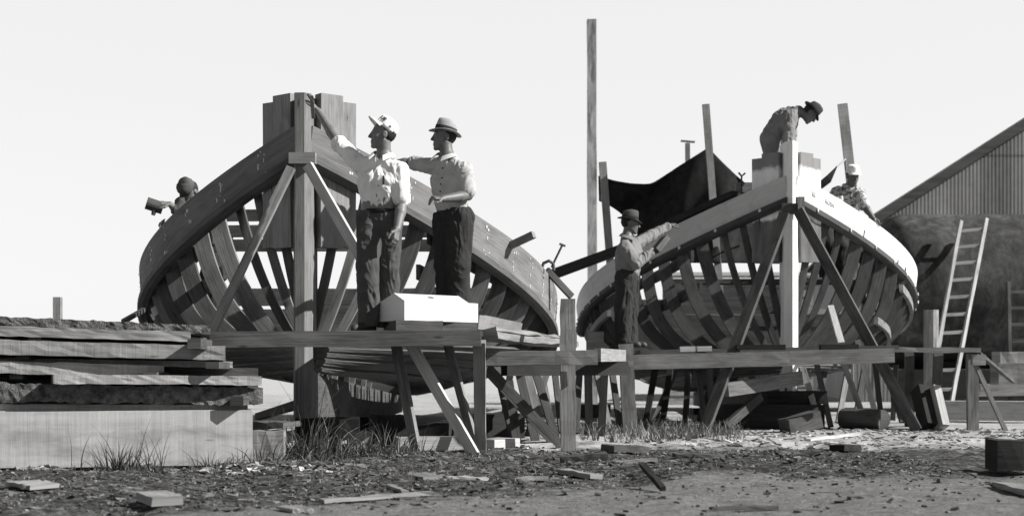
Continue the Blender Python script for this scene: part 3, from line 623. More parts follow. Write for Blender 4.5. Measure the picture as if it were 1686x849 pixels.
# ------------------------------------------------------------ poles, tarp, tools on the hulls
timber('tall_post', 'very tall stained post rising between the boats', 'post', M['pole'], G(976, 28.9), P(974, 33, 28.9), .19, .15, V(1, 0, 0), n=10, jit=.004)
timber('post', 'post holding the left corner of the black tarp', 'post', M['grey'], P(1008, 476, 20.45), P(992, 267, 20.45), .11, .08, V(1, 0, 0))
timber('post', 'leaning pale post in front of the peak of the black tarp', 'post', M['lumber'], P(1188, 520, 20.1), P(1162, 172, 20.1), .1, .07, V(1, 0, 0))
timber('post', 'leaning board standing behind the crouching man in the pale cap', 'board', M['lumber'], P(1413, 400, 20.2), P(1387, 171, 20.2), .14, .04, V(1, 0, 0))
tt = thing('post', G(1132, 25), 'small post with a cross bar behind the black tarp', 'post')
part('upright', tt, M['grey'], P(1133, 400, 25), P(1132, 236, 25), .08, .08, V(1, 0, 0)); part('cross_bar', tt, M['grey'], P(1121, 232, 25), P(1144, 234, 25), .03, .06)
def tarp():
    top = [(985, 289), (1010, 297), (1040, 302), (1072, 303), (1100, 285), (1135, 263), (1166, 243), (1190, 268), (1215, 292), (1240, 312), (1292, 335)]
    bot = [(986, 331), (1003, 337), (1022, 350), (1042, 372), (1056, 400), (1100, 432), (1160, 433), (1195, 433), (1225, 433), (1250, 434), (1292, 434)]
    def samp(pl, n):
        pl = np.array(pl, float); d = np.r_[0, np.cumsum(np.linalg.norm(np.diff(np.array(top, float), axis=0), axis=1))]; t = np.linspace(0, d[-1], n); return np.stack([np.interp(t, d, pl[:, 0]), np.interp(t, d, pl[:, 1])], 1)
    n, k = 90, 40; T, Bq = samp(top, n), samp(bot, n); v = []
    for A_ in (T, Bq):
        for _ in range(5):
            sm_ = A_.copy(); sm_[1:-1] = (A_[:-2]+2*A_[1:-1]+A_[2:])/4; kk = np.abs(A_[:, 0]-1166) > 9; A_[kk] = sm_[kk]
    for j in range(k):
        f = j/(k-1)
        for i in range(n):
            x, y = T[i]*(1-f)+Bq[i]*f; a = i/n
            Yd = 20.6+.35*math.sin(a*7+.4)*(.3+f)+.12*math.sin(a*23+f*4)*(.2+f)+.9*max(0, 1-abs(a-.36)/.1)*(.25+.75*f)*.35
            y += 5*math.sin(math.pi*f)*math.sin(a*17)
            v.append(P(x, y, Yd))
    v = np.array(v); fc = [(j*n+i, j*n+i+1, (j+1)*n+i+1, (j+1)*n+i) for j in range(k-1) for i in range(n-1)]
    o = mk('tarpaulin', v, fc, M['tarp'], smooth=True); sm = o.modifiers.new('thick', 'SOLIDIFY'); sm.thickness = .008
    tag(o, 'black canvas tarpaulin hung between posts above the white bowed boat', 'tarpaulin')
tarp()
# long dark plank bending along the left rail of boat 2 and running out past the hull
pts = [H2.pt(u, -H2.B(u)+.03, H2.zs(u)+.055) for u in np.linspace(.45, 2.0, 10)]
d = nrm(pts[-1]-pts[-2]); d = nrm(V(d[0], d[1], d[2]*.5))
pts += [pts[-1]+d*x for x in (.5, 1., 1.5, 2., 2.4)]
rings = [[p+nrm(np.cross(V(0, 0, 1), d))*a+V(0, 0, 1)*b for a, b in ((-.05, -.045*k), (.05, -.045*k), (.05, .09*k), (-.05, .09*k))] for p, k in zip(pts, np.linspace(.5, 1.1, len(pts)))]
tag(MB().loft(rings).build('rail_plank', M['black']), 'long dark plank along the left rail of the white bowed boat running past its side', 'plank')
timber('pole', 'dark stick poking out between the two boats', 'stick', M['dark'], P(900, 444, 15.75), P(941, 488, 15.9), .07, .05)
timber('timber', 'squared timber end sticking up over the right rail of the dark boat', 'timber', M['board'], P(832, 408, 14.66), P(879, 386, 14.5), .07, .07)
ct = thing('clamp', P(908, 437, 15.5), 'iron screw clamp standing on the right rail of the dark boat', 'clamp')
MB().tube([P(908, 440, 15.5), P(926, 403, 15.5)], .014, 6).build('screw', M['iron'], ct); MB().tube([P(921, 401, 15.5), P(931, 405, 15.5)], .014, 6).build('handle', M['iron'], ct)
MB().tube([P(892, 441, 15.5), P(895, 433, 15.5), P(904, 429, 15.5), P(911, 434, 15.5), P(912, 445, 15.5)], .02, 6).build('jaw', M['iron'], ct)
ft = thing('clamp', P(1220, 312, 18.4), 'small forked iron fitting standing on the left rail near the white bow', 'clamp')
MB().tube([P(1221, 330, 18.4), P(1221, 289, 18.4)], .012, 6).build('screw', M['iron'], ft); MB().tube([P(1216, 284, 18.4), P(1221, 290, 18.4), P(1227, 285, 18.4)], .014, 6).build('handle', M['iron'], ft)
tag(MB().bar(P(1211, 309, 18.6), P(1241, 309, 18.6), .13, .1).build('offcut_board', M['grey']), 'short grey block on the left rail near the white bow', 'board')
kt = thing('clamp', P(1345, 281, 18.), 'small iron clamp screw on the right side of the white bow timbers', 'clamp')
MB().tube([P(1336, 281, 17.95), P(1349, 280, 17.95)], .013, 6).build('screw', M['iron'], kt); MB().tube([P(1347, 278, 17.95), P(1350, 282, 17.95)], .02, 6).build('handle', M['iron'], kt)
# folded dark canvas corner with a rope by the bow
m = MB(); m.loft([[P(1348, 300, 18.5), P(1352, 312, 18.6), P(1352, 312, 18.7), P(1348, 300, 18.6)], [P(1362, 288, 18.5), P(1368, 300, 18.6), P(1368, 300, 18.7), P(1362, 288, 18.6)], [P(1377, 274, 18.5), P(1378, 276, 18.6), P(1378, 276, 18.7), P(1377, 274, 18.6)]])
tag(m.build('canvas_flap', M['tarp']), 'dark canvas flap drawn tight beside the white bow', 'canvas')
tag(MB().tube([P(1377, 275, 18.55), P(1386, 268, 18.9), P(1392, 262, 19.4), P(1393, 280, 20.1)], .012, 5).build('rope', M['rope']), 'thin pale rope tied from the canvas flap to the leaning board', 'rope')

# ------------------------------------------------------------ toolbox
tb = thing('toolbox', G(700, 11.8, ZB), 'white painted wooden toolbox with gable ends on the staging', 'toolbox')
ang = R(39); ex = V(math.cos(ang), math.sin(ang), 0); ey = V(-math.sin(ang), math.cos(ang), 0); o0 = P(666, 526, 11.63); o0[2] = ZB+.001
def tbp(a, b, z): return o0+ex*a+ey*b+V(0, 0, z)
Lb, Db = .775, .42
hexp = [(0, 0), (Db, 0), (Db, .15), (.155, .235), (0, .165)]
MB().poly([tbp(0, b, z) for b, z in hexp][::-1], ex*.02).build('end_panel', M['boxwhite'], tb); MB().poly([tbp(Lb-.02, b, z) for b, z in [(0, 0), (Db, 0), (Db, .15), (.12, .15), (0, .165)]][::-1], ex*.02).build('end_panel', M['boxwhite'], tb)
MB().poly([tbp(.02, .0, 0), tbp(.02, .016, 0), tbp(.02, .016, .167), tbp(.02, 0, .163)], ex*(Lb-.04)).build('front_panel', M['boxwhite'], tb)
MB().poly([tbp(.02, Db-.016, 0), tbp(.02, Db, 0), tbp(.02, Db, .15), tbp(.02, Db-.016, .155)], ex*(Lb-.04)).build('back_panel', M['boxwhite'], tb)
MB().poly([tbp(.02, .017, .001), tbp(.02, Db-.017, .001), tbp(.02, Db-.017, .016), tbp(.02, .017, .016)], ex*(Lb-.04)).build('bottom_panel', M['boxwhite'], tb)
MB().poly([tbp(.02, .0, .165), tbp(.02, .01, .155), tbp(.02, .15, .222), tbp(.02, .15, .233)], ex*(Lb-.12)).build('sloping_lid', M['boxwhite'], tb)
sl = nrm(tbp(0, .15, .233)-tbp(0, 0, .165)); nn = nrm(np.cross(ex, sl)); hc = tbp(.33, .085, .2035)
MB().poly([hc+ex*.035*math.cos(a)+sl*.012*math.sin(a)+nn*.0 for a in np.linspace(0, 2*math.pi, 12, endpoint=False)], nn*.004).build('hand_hole_dark_patch', M['black'], tb)  # black patch painted on for the shade inside a hand hole

# ------------------------------------------------------------ shed, tank, ladders, far shed
def shed():
    Y = 34.; t = thing('corrugated_shed', V(8.4, Y, 0), 'large corrugated metal shed with a steep gable at the right edge', 'shed')
    x0, x1 = 8.35, 22.; pk = 15.2; sl = (P(1686, 198, Y)[2]-P(1445, 352, Y)[2])/(P(1686, 198, Y)[0]-P(1445, 352, Y)[0]); zb = P(1445, 352, Y)[2]-P(1445, 352, Y)[0]*sl
    def top(x): return zb+sl*(x if x < pk else 2*pk-x)
    xs = np.arange(x0, x1, .0152); yo = .0025*np.sin(xs/.0912*2*math.pi); n = len(xs)
    v = [(x, Y+d, 0) for x, d in zip(xs, yo)]+[(x, Y+d, max(.5, top(x)-.03)) for x, d in zip(xs, yo)]
    mk('gable_wall', v, [(i, i+1, n+i+1, n+i) for i in range(n-1)], M['sheet'], t)
    mk('side_wall', [(x0, Y+.03, 0), (x0+2.55, Y+18, 0), (x0+2.55, Y+18, top(x0)-.05), (x0, Y+.03, top(x0)-.05)], [(0, 1, 2, 3)], M['sheet'], t)
    for a, b in ((x0-.5, pk), (2*pk-x0+.5, pk)):
        MB().poly([V(a, Y-.1, top(a)), V(b, Y-.1, top(b)), V(b, Y-.1, top(b)+.07), V(a, Y-.1, top(a)+.07)], V(2.6, 18.5, 0)).build('roof', M['sheet'], t)
        MB().poly([V(a, Y-.15, top(a)-.22), V(b, Y-.15, top(b)-.22), V(b, Y-.15, top(b)+.03), V(a, Y-.15, top(a)+.03)], V(0, .045, 0)).build('barge_board', M['dark'], t)
shed()
def tank():
    t = thing('storage_tank', V(8.5, 26, .7), 'huge rusty steel tank lying on its side before the corrugated shed', 'tank')
    c = V(0, 26.2, 2.22); Rr = 1.45; rings = []; K = 56
    prof = [(6.75, .0), (6.76, .5), (6.8, .9), (6.9, 1.2), (7.05, 1.37), (7.25, 1.45)]+[(x, 1.45) for x in np.arange(7.6, 17.1, .35)]+[(17.3, 0.)]
    for x, r in prof: rings.append([V(x, c[1]-r*math.sin(a), c[2]+r*math.cos(a)) for a in np.linspace(0, 2*math.pi, K, endpoint=False)])
    MB().loft(rings).build('shell', M['tank'], t, smooth=True)
    for x in (9.75, 12.4, 15.):
        MB().loft([[V(xx, c[1]-r*math.sin(a), c[2]+r*math.cos(a)) for a in np.linspace(0, 2*math.pi, K, endpoint=False)] for xx, r in ((x-.06, 1.44), (x-.06, 1.463), (x+.06, 1.463), (x+.06, 1.44))], caps=False).build('seam_band', M['tank'], t, smooth=False)
    for x in (7.9, 10.4, 13.): MB().bar(V(x, 25.4, .45), V(x, 27.2, .45), .9, .5, V(0, 0, 1)).build('cradle', M['black'], t)
    MB().bar(V(6.9, 25.2, .38), V(17., 25.2, .38), .76, .3, V(0, 0, 1)).build('dark_filler_baulk', M['black'], t)  # black baulk added so the space under the tank reads dark
tank()
def ladder(lab, rails, nr, mt='ladder'):
    l = thing('ladder', (rails[0][1]+rails[1][1])/2, lab, 'ladder', None)
    for a, b in rails: MB().bar(a, b, .075, .055, V(0, 1, 0), 6, .003).build('rail', M[mt], l)
    for i in range(nr):
        f = (i+.6)/nr; a = rails[0][0]+(rails[0][1]-rails[0][0])*f; b = rails[1][0]+(rails[1][1]-rails[1][0])*f
        MB().bar(a, b, .055, .04).build('rung', M[mt], l)
ladder('pale wooden ladder leaning against the rusty tank', [(P(1582, 365, 24.85), G(1524, 21.8)), (P(1624, 361, 24.85), G(1562, 21.8))], 11)
ladder('second ladder at the right edge of the photo partly cut off', [(P(1660, 464, 23.6), G(1664, 22.9)), (P(1704, 464, 23.6), G(1709, 22.9))], 8, 'dark')
tag(MB().tube([G(1533, 19.6), P(1533, 510, 19.6)], .105, 12).build('piling', M['pole']), 'short pale round piling behind the staging right of the white bowed boat', 'piling')
timber('timber', 'long pale squared timber lying on the ground at the right edge', 'timber', M['fresh'], G(1556, 20.3, .15), G(1720, 20., .15), .28, .35)
timber('timber', 'grey timber lying higher behind the long pale one at the right edge', 'timber', M['grey'], P(1600, 642, 23), P(1720, 640, 23), .2, .3)
blk('stacked grey timbers under the second ladder at the right edge', P(1668, 615, 22.3), .6, .4, .34, 'grey')
blk('dark grey timbers right below the second ladder', P(1668, 590, 22.5), .55, .4, .22, 'lumber')
fs = thing('weathered_shed', V(4.9, 31, 0), 'low weatherboarded shed glimpsed through the ribs of the white bowed boat', 'shed')
for i, z in enumerate(np.arange(.0, 2.8, .2)): MB().bar(V(3.35, 31+.01*(i % 2), z+.1), V(6.7, 31+.01*(i % 2), z+.1), .205, .03).build('wall', M['lumber'], fs) if False else None
m = MB()
for i in range(14): m.poly([V(3.35, 31.0, i*.2), V(3.35, 30.96, i*.2), V(3.35, 30.985, i*.2+.2), V(3.35, 31.0, i*.2+.2)], V(3.35, 0, 0))
m.build('wall', M['lumber'], fs); MB().poly([V(3.2, 30.8, 2.8), V(6.85, 30.8, 2.8), V(6.85, 32.6, 3.0), V(3.2, 32.6, 3.0)], V(0, 0, .06)).build('roof', M['grey'], fs)

# ------------------------------------------------------------ debris in front
def scrap(lab, x0, y0, x1, y1, w, t, mat='grey', tilt=0, name='wood_scrap'):
    Ya = F*CH/(y0-HY); Yb = F*CH/(y1-HY); A = G(x0, Ya); B = G(x1, Yb); A[2] = ground_z(*A[:2])+t*.5+.006; B[2] = ground_z(*B[:2])+t*.5+.006+tilt
    return timber(name, lab, 'wood scrap', M[mat], A, B, w, t, V(0, 1, 0) if abs(B[0]-A[0]) > abs(B[1]-A[1])*.3 else V(1, 0, 0), 'scraps of wood on the ground', 6, .003)
S_ = [('flat square board offcut in front of the lumber stack at the far left', 34, 800, 74, 801, .3, .025, 'board', 0), ('wedge shaped block lying in the dirt below the tall weeds', 250, 824, 276, 834, .16, .045, 'grey', .0), ('pale flat block at the bottom edge left of the long lath', 468, 840, 502, 838, .2, .018, 'board', 0),
      ('long pale lath on the dirt near the bottom edge', 530, 824, 710, 811, .05, .02, 'board', 0), ('short tilted board end left of the two laths', 672, 779, 712, 788, .13, .03, 'grey', 0), ('thin lath behind the long pale lath on the right', 735, 789, 802, 786, .05, .02, 'board', 0),
      ('small lath crossing the end of the long pale lath', 640, 802, 668, 812, .04, .02, 'board', 0), ('dark rough board below the tall square post', 922, 757, 1000, 757, .2, .05, 'dark', 0), ('curved dark bark strip right of the tall square post', 1000, 747, 1058, 744, .16, .05, 'dark', .02), ('short grey board below the dark rough board', 926, 781, 982, 785, .12, .03, 'grey', 0),
      ('dark stick jutting up from the dirt in the middle', 1092, 806, 1056, 796, .035, .03, 'black', .12), ('long dark lath lying on the sand right of the middle', 1188, 776, 1264, 773, .03, .03, 'black', 0), ('thin dark lath on the track below the round log', 1398, 822, 1466, 815, .025, .015, 'dark', 0), ('dark lath on the track near the right edge', 1545, 793, 1598, 788, .025, .02, 'dark', 0),
      ('faint thin board end at the right edge below the black timber', 1650, 797, 1720, 818, .12, .03, 'grey', 0), ('pale lath lying in the shell heap below the crib', 1222, 726, 1298, 733, .14, .03, 'fresh', 0), ('pale stick in the shell heap right of the crib', 1330, 727, 1412, 716, .06, .03, 'fresh', 0), ('flat dark board edge at the foot of the shell heap', 1378, 748, 1405, 746, .15, .05, 'black', 0),
      ('dark thin strip in the dirt right of the grass patch', 1110, 751, 1190, 750, .1, .03, 'dark', 0), ('grey strip below the curved bark strip', 1010, 764, 1080, 763, .08, .03, 'board', 0), ('lath under the weeds left of the braces', 512, 772, 600, 770, .06, .03, 'grey', 0), ('pale strip beside the weeds at the stack end', 470, 720, 500, 735, .1, .04, 'fresh', 0), ('bottom edge lath right of the middle', 1170, 833, 1280, 830, .04, .02, 'dark', 0),
      ('broken strip on the track left of the jutting stick', 845, 790, 900, 788, .05, .03, 'grey', 0)]
for s in S_: scrap(*s)
tag(MB().bar(G(1632, 9.9, .11), G(1760, 9.9, .11), .21, .25, n=6, jit=.006).build('squared_timber', M['black']), 'black squared timber lying on the ground at the right edge', 'timber')
# loose chips: uncountable
def chips(n, xr, yr, smin, smax, mats, name, dens=None):
    v = []; f = []; mi = []
    base = np.array([(-1, -1, -1), (1, -1, -1), (1, 1, -1), (-1, 1, -1), (-1, -1, 1), (1, -1, 1), (1, 1, 1), (-1, 1, 1)], float); qs = [(0, 3, 2, 1), (4, 5, 6, 7), (0, 1, 5, 4), (1, 2, 6, 5), (2, 3, 7, 6), (3, 0, 4, 7)]
    xs = rng.uniform(*xr, n*3); ys = rng.uniform(*yr, n*3)
    if dens is not None:
        k = rng.random(n*3) < dens(xs, ys); xs, ys = xs[k], ys[k]
    xs, ys = xs[:n], ys[:n]; zs_ = ground_z(xs, ys)
    for x, y, z in zip(xs, ys, zs_):
        L = rng.uniform(smin, smax)*(1 if rng.random() < .8 else 2.2); W = L*rng.uniform(.2, .7); T = rng.uniform(.003, .012)
        a = rng.normal()*.5 if rng.random() < .6 else rng.uniform(0, 6.28); ti = rng.normal()*.22; ro = rng.normal()*.25
        b = base*[L/2, W/2, T/2]*(1+rng.normal(size=(8, 3))*.12)
        Rz = np.array([[math.cos(a), -math.sin(a), 0], [math.sin(a), math.cos(a), 0], [0, 0, 1]]); Ry = np.array([[math.cos(ti), 0, math.sin(ti)], [0, 1, 0], [-math.sin(ti), 0, math.cos(ti)]]); Rx = np.array([[1, 0, 0], [0, math.cos(ro), -math.sin(ro)], [0, math.sin(ro), math.cos(ro)]])
        i0 = len(v); v.extend((b@(Rz@Ry@Rx).T)+[x, y, z+T*.4+abs(math.sin(ti))*L*.3]); m_ = rng.integers(len(mats))
        for q in qs: f.append([i0+j for j in q]); mi.append(m_)
    mk(name, v, f, [M[k] for k in mats], origin=V(0, 10, 0), kind='stuff', midx=mi)
for k, b in (('chipd', .05), ('chipm', .13), ('chipl', .2), ('chipp', .42)): M[k] = plain('wood_chip_'+{'chipd': 'dark', 'chipm': 'brown', 'chipl': 'light', 'chipp': 'pale'}[k], b, .3, 20, bump=0)
chips(9000, (-4.6, 3.2), (7.0, 12.6), .006, .03, ['chipd', 'chipd', 'chipd', 'chipm', 'chipm', 'chipl'], 'wood_chips', lambda x, y: np.clip(1-path_mask(x, y)*.97, 0, 1))
chips(2600, (-2.5, 9.5), (12.2, 17.5), .015, .06, ['chipd', 'chipm', 'chipl', 'chipl', 'chipp', 'chipp'], 'pale_shell_and_chips', lambda x, y: np.where(x > 1.6, 1., .25))
chips(1500, (-4.4, -1.2), (9.75, 10.25), .012, .05, ['chipd', 'chipm', 'chipl', 'chipp'], 'straw_litter')
chips(500, (-2.5, 4.8), (6.8, 9.6), .01, .03, ['chipd', 'chipm'], 'fine_litter')
# ------------------------------------------------------------ weeds and grass
M['blade'] = plain('dry_grass_blade', .075, .5, 12, bump=0); M['blade_light'] = plain('dry_grass_blade_pale', .22, .4, 12, bump=0)
def blades(spec, name, kind=None, lab=None, grp=None, org=None):
    v = []; f = []; mi = []
    for (x, y, h, lean, az, wd, mt) in spec:
        z = float(ground_z(x, y))-.01; d = V(math.cos(az), math.sin(az), 0); n = 6; i0 = len(v); sd = V(-math.sin(az), math.cos(az), 0) if rng.random() < .4 else V(1, 0, 0); kink = rng.normal()*.12
        for k in range(n):
            t = k/(n-1); c = V(x, y, z)+V(0, 0, 1)*h*(t-.35*lean*t*t)+d*h*lean*t**2+sd*kink*h*t*(1-t); ww = wd*(1-t**1.6*.93); v += [c-sd*ww/2, c+sd*ww/2]
        for k in range(n-1): f.append((i0+2*k, i0+2*k+1, i0+2*k+3, i0+2*k+2)); mi.append(mt)
    o = mk(name, v, f, [M['blade'], M['blade_light']], origin=org, kind=kind, midx=mi)
    if lab: tag(o, lab, 'weeds', grp)
def clump(lab, px, Y, n, h, spread, pale=.25, lean=.5, tall=0):
    c = G(px, Y); sp = []
    for i in range(n):
        a = rng.uniform(0, 6.28); r = spread*rng.random()**.7
        sp.append((c[0]+r*math.cos(a), c[1]+r*.5*math.sin(a), h*1.25*rng.uniform(.3, 1.), rng.uniform(.1, lean*2.2), a+rng.normal()*.6, rng.uniform(.005, .011), int(rng.random() < pale)))
    for i in range(n):      # matted dead blades at the foot
        a = rng.uniform(0, 6.28); r = spread*1.25*rng.random()**.6; sp.append((c[0]+r*math.cos(a), c[1]+r*.5*math.sin(a), h*rng.uniform(.15, .5), rng.uniform(.6, 1.6), rng.uniform(0, 6.28), rng.uniform(.005, .012), int(rng.random() < .5)))
    for i in range(tall):
        a = rng.choice([0, math.pi])+rng.normal()*.4; sp.append((c[0]+rng.normal()*.04, c[1], h*rng.uniform(1.5, 2.3), rng.uniform(.15, .55), a, .007, 0))
    blades(sp, 'weed_clump', None, lab, 'weeds along the lumber and staging', V(c[0], c[1], float(ground_z(c[0], c[1]))))
clump('dense weed tuft against the left half of the huge squared timber', 192, 10.05, 120, .26, .16, .2, .45, 1)
clump('taller spreading weed against the middle of the huge squared timber', 250, 10.05, 45, .22, .12, .25, .8, 10)
clump('sparse single stalks left of the dense weed tuft', 128, 10.05, 7, .3, .06, .2, .5)
clump('low weeds near the right end of the huge squared timber', 352, 10.3, 40, .17, .25, .3, .6)
clump('weeds hiding the right corner of the lumber stack', 422, 10.6, 70, .26, .25, .35, .6, 2)
clump('large weed clump in front of the dark stem', 512, 11.4, 140, .42, .32, .3, .45, 5)
clump('weeds left of the large clump by the dark stem', 462, 11.3, 70, .28, .3, .35, .5)
clump('weeds at the foot of the braces under the toolbox', 640, 11.5, 110, .26, .35, .25, .6, 1)
clump('small weeds before the lit block', 575, 11.6, 60, .22, .25, .3, .6)
sp = []
for i in range(1500):
    px = rng.uniform(955, 1225); Y = rng.uniform(14.3, 17.)
    if rng.random() < .35+.65*math.exp(-((px-1100)/90)**2)+.4*math.exp(-((px-975)/25)**2):
        sp.append((*G(px, Y)[:2], rng.uniform(.06, .24), rng.uniform(.2, .9), rng.uniform(0, 6.28), rng.uniform(.006, .012), int(rng.random() < .45)))
blades(sp, 'grass', 'stuff', org=G(1090, 15.5))
sp = []
for i in range(500):
    px = rng.uniform(0, 900); Y = rng.uniform(9., 12.); sp.append((*G(px, Y)[:2], rng.uniform(.03, .09), rng.uniform(.2, 1.), rng.uniform(0, 6.28), .006, int(rng.random() < .5)))
blades(sp, 'sparse_grass', 'stuff', org=G(450, 10.5))
# ------------------------------------------------------------ people: distance-field bodies -> one surface each
class SDF:
    def __init__(s, lo, hi, h):
        s.h = h; s.lo = np.asarray(lo, float); s.n = np.ceil((np.asarray(hi)-s.lo)/h).astype(int)+1
        s.g = np.full(s.n, 9., np.float32); s.ax = [(s.lo[i]+h*np.arange(s.n[i])).astype(np.float32) for i in range(3)]
    def _box(s, lo, hi, m):
        a = np.clip(np.floor((np.asarray(lo)-m-s.lo)/s.h).astype(int), 0, s.n); b = np.clip(np.ceil((np.asarray(hi)+m-s.lo)/s.h).astype(int)+1, 0, s.n)
        sl = tuple(slice(a[i], b[i]) for i in range(3)); X, Y, Z = np.meshgrid(*[s.ax[i][a[i]:b[i]] for i in range(3)], indexing='ij', sparse=True)
        return sl, X, Y, Z
    def _put(s, sl, d, k, op):
        o = s.g[sl]
        if o.size == 0: return
        if op == 'add':
            hh = np.clip(.5+.5*(o-d)/k, 0, 1); s.g[sl] = o*(1-hh)+d*hh-k*hh*(1-hh)
        elif op == 'sub':
            d = -d; hh = np.clip(.5-.5*(o-d)/k, 0, 1); s.g[sl] = o*(1-hh)+d*hh+k*hh*(1-hh)
    def cone(s, a, b, ra, rb, k=.015, op='add'):
        a = np.asarray(a, float); b = np.asarray(b, float); r = max(ra, rb); sl, X, Y, Z = s._box(np.minimum(a, b)-r, np.maximum(a, b)+r, k*1.2+s.h*2)
        ab = b-a; L2 = float(ab@ab)+1e-9; t = np.clip(((X-a[0])*ab[0]+(Y-a[1])*ab[1]+(Z-a[2])*ab[2])/L2, 0, 1)
        d = np.sqrt((X-a[0]-t*ab[0])**2+(Y-a[1]-t*ab[1])**2+(Z-a[2]-t*ab[2])**2)-(ra+(rb-ra)*t)
        s._put(sl, d.astype(np.float32), k, op)
    def ell(s, c, rad, ax=None, k=.015, op='add'):
        c = np.asarray(c, float); ax = np.eye(3) if ax is None else ax; r = max(rad); sl, X, Y, Z = s._box(c-r, c+r, k*1.2+s.h*2)
        q = [((X-c[0])*ax[i][0]+(Y-c[1])*ax[i][1]+(Z-c[2])*ax[i][2]) for i in range(3)]
        k0 = np.sqrt(sum((q[i]/rad[i])**2 for i in range(3))); k1 = np.sqrt(sum((q[i]/rad[i]**2)**2 for i in range(3)))+1e-9
        s._put(sl, (k0*(k0-1)/k1).astype(np.float32), k, op)
    def cut(s, p, n):          # remove the side n points to
        n = nrm(n); X, Y, Z = np.meshgrid(*s.ax, indexing='ij', sparse=True)
        s.g = np.maximum(s.g, ((X-p[0])*n[0]+(Y-p[1])*n[1]+(Z-p[2])*n[2]).astype(np.float32))
    def mesh(s):
        g = s.g; g[0] = g[-1] = 1; g[:, 0] = g[:, -1] = 1; g[:, :, 0] = g[:, :, -1] = 1
        ins = g < 0; n = g.shape
        c8 = [ins[i:n[0]-1+i, j:n[1]-1+j, k:n[2]-1+k] for i in (0, 1) for j in (0, 1) for k in (0, 1)]
        al = c8[0].copy(); an = c8[0].copy()
        for c in c8[1:]: al &= c; an |= c
        act = an & ~al; idx = np.argwhere(act); vid = np.full(act.shape, -1, np.int64); vid[act] = np.arange(len(idx))
        acc = np.zeros((len(idx), 3)); cnt = np.zeros(len(idx)); I = idx.T
        C = [(i, j, k) for i in (0, 1) for j in (0, 1) for k in (0, 1)]; val = {c: g[I[0]+c[0], I[1]+c[1], I[2]+c[2]] for c in C}
        for a in C:
            for ax in range(3):
                if a[ax] == 0:
                    b = list(a); b[ax] = 1; b = tuple(b); va, vb = val[a], val[b]; m = (va < 0) != (vb < 0); t = np.where(m, va/(va-vb+1e-12), 0)
                    p = np.array(a, float)[None]+np.zeros((len(idx), 3)); p[:, ax] += t; acc[m] += p[m]; cnt[m] += 1
        v = s.lo+s.h*(idx+acc/np.maximum(cnt, 1)[:, None]); fs = []
        for ax in range(3):
            o = [(1, 2), (2, 0), (0, 1)][ax]; sl0 = [slice(1, -1)]*3; sl0[ax] = slice(0, -1); a = ins[tuple(sl0)]; sl1 = list(sl0); sl1[ax] = slice(1, None); b = ins[tuple(sl1)]
            e = np.argwhere(a != b)
            off = np.ones(3, int); off[ax] = 0; e = e+off; flip = ins[e[:, 0], e[:, 1], e[:, 2]]
            q = []
            for du, dv in ((-1, -1), (0, -1), (0, 0), (-1, 0)):
                c = e.copy(); c[:, o[0]] += du; c[:, o[1]] += dv; q.append(vid[c[:, 0], c[:, 1], c[:, 2]])
            q = np.stack(q, 1); q[~flip] = q[~flip][:, ::-1]; fs.append(q)
        f = np.concatenate(fs); f = f[(f >= 0).all(1)]
        # normals from the field
        gi = np.stack(np.gradient(g[...]), -1) if g.size < 4e6 else None
        if gi is not None: N = gi[I[0], I[1], I[2]]
        else:
            N = np.stack([val[(1, 0, 0)]-val[(0, 0, 0)], val[(0, 1, 0)]-val[(0, 0, 0)], val[(0, 0, 1)]-val[(0, 0, 0)]], 1)
        N = N/(np.linalg.norm(N, axis=1, keepdims=True)+1e-9)
        return v, f, N
def relax(v, f, it=2):
    for _ in range(it):
        acc = np.zeros_like(v); c = np.zeros(len(v))
        for a, b in ((0, 1), (1, 2), (2, 3), (3, 0)):
            np.add.at(acc, f[:, a], v[f[:, b]]); np.add.at(acc, f[:, b], v[f[:, a]]); np.add.at(c, f[:, a], 1); np.add.at(c, f[:, b], 1)
        v = v*.5+.5*acc/np.maximum(c, 1)[:, None]
    return v
def mk_fast(name, v, f, mat, parent, origin):
    o0 = np.array(origin, float); me = bpy.data.meshes.new(name); me.vertices.add(len(v)); me.vertices.foreach_set('co', (v-o0).astype(np.float32).ravel())
    me.loops.add(len(f)*4); me.loops.foreach_set('vertex_index', f.astype(np.int32).ravel()); me.polygons.add(len(f)); me.polygons.foreach_set('loop_start', np.arange(0, len(f)*4, 4, dtype=np.int32))
    me.polygons.foreach_set('loop_total', np.full(len(f), 4, np.int32)); me.polygons.foreach_set('use_smooth', np.ones(len(f), bool)); me.materials.append(mat); me.update(calc_edges=True); me.validate()
    o = bpy.data.objects.new(name, me); COL.objects.link(o); o['_o'] = o0.tolist()
    if parent: o.parent = parent
    else: o.location = o0
    return o
def skin(name, b): 
    t = NT(name); n = t.noise(t.coord('Object'), 25, 4, .6); n2 = t.noise(t.coord('Object'), 180, 3, .6)
    t.base(t.mul(t.ramp(n, [(.3, .82), (.7, 1.12)]), t.ramp(n2, [(.3, .93), (.7, 1.06)]), b)); t.bump(n2, .2, .002); return t.fin(.5, .4)
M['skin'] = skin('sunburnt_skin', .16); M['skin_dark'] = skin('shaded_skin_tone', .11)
M['hair'] = plain('dark_hair', .02, .4, 60, .7)
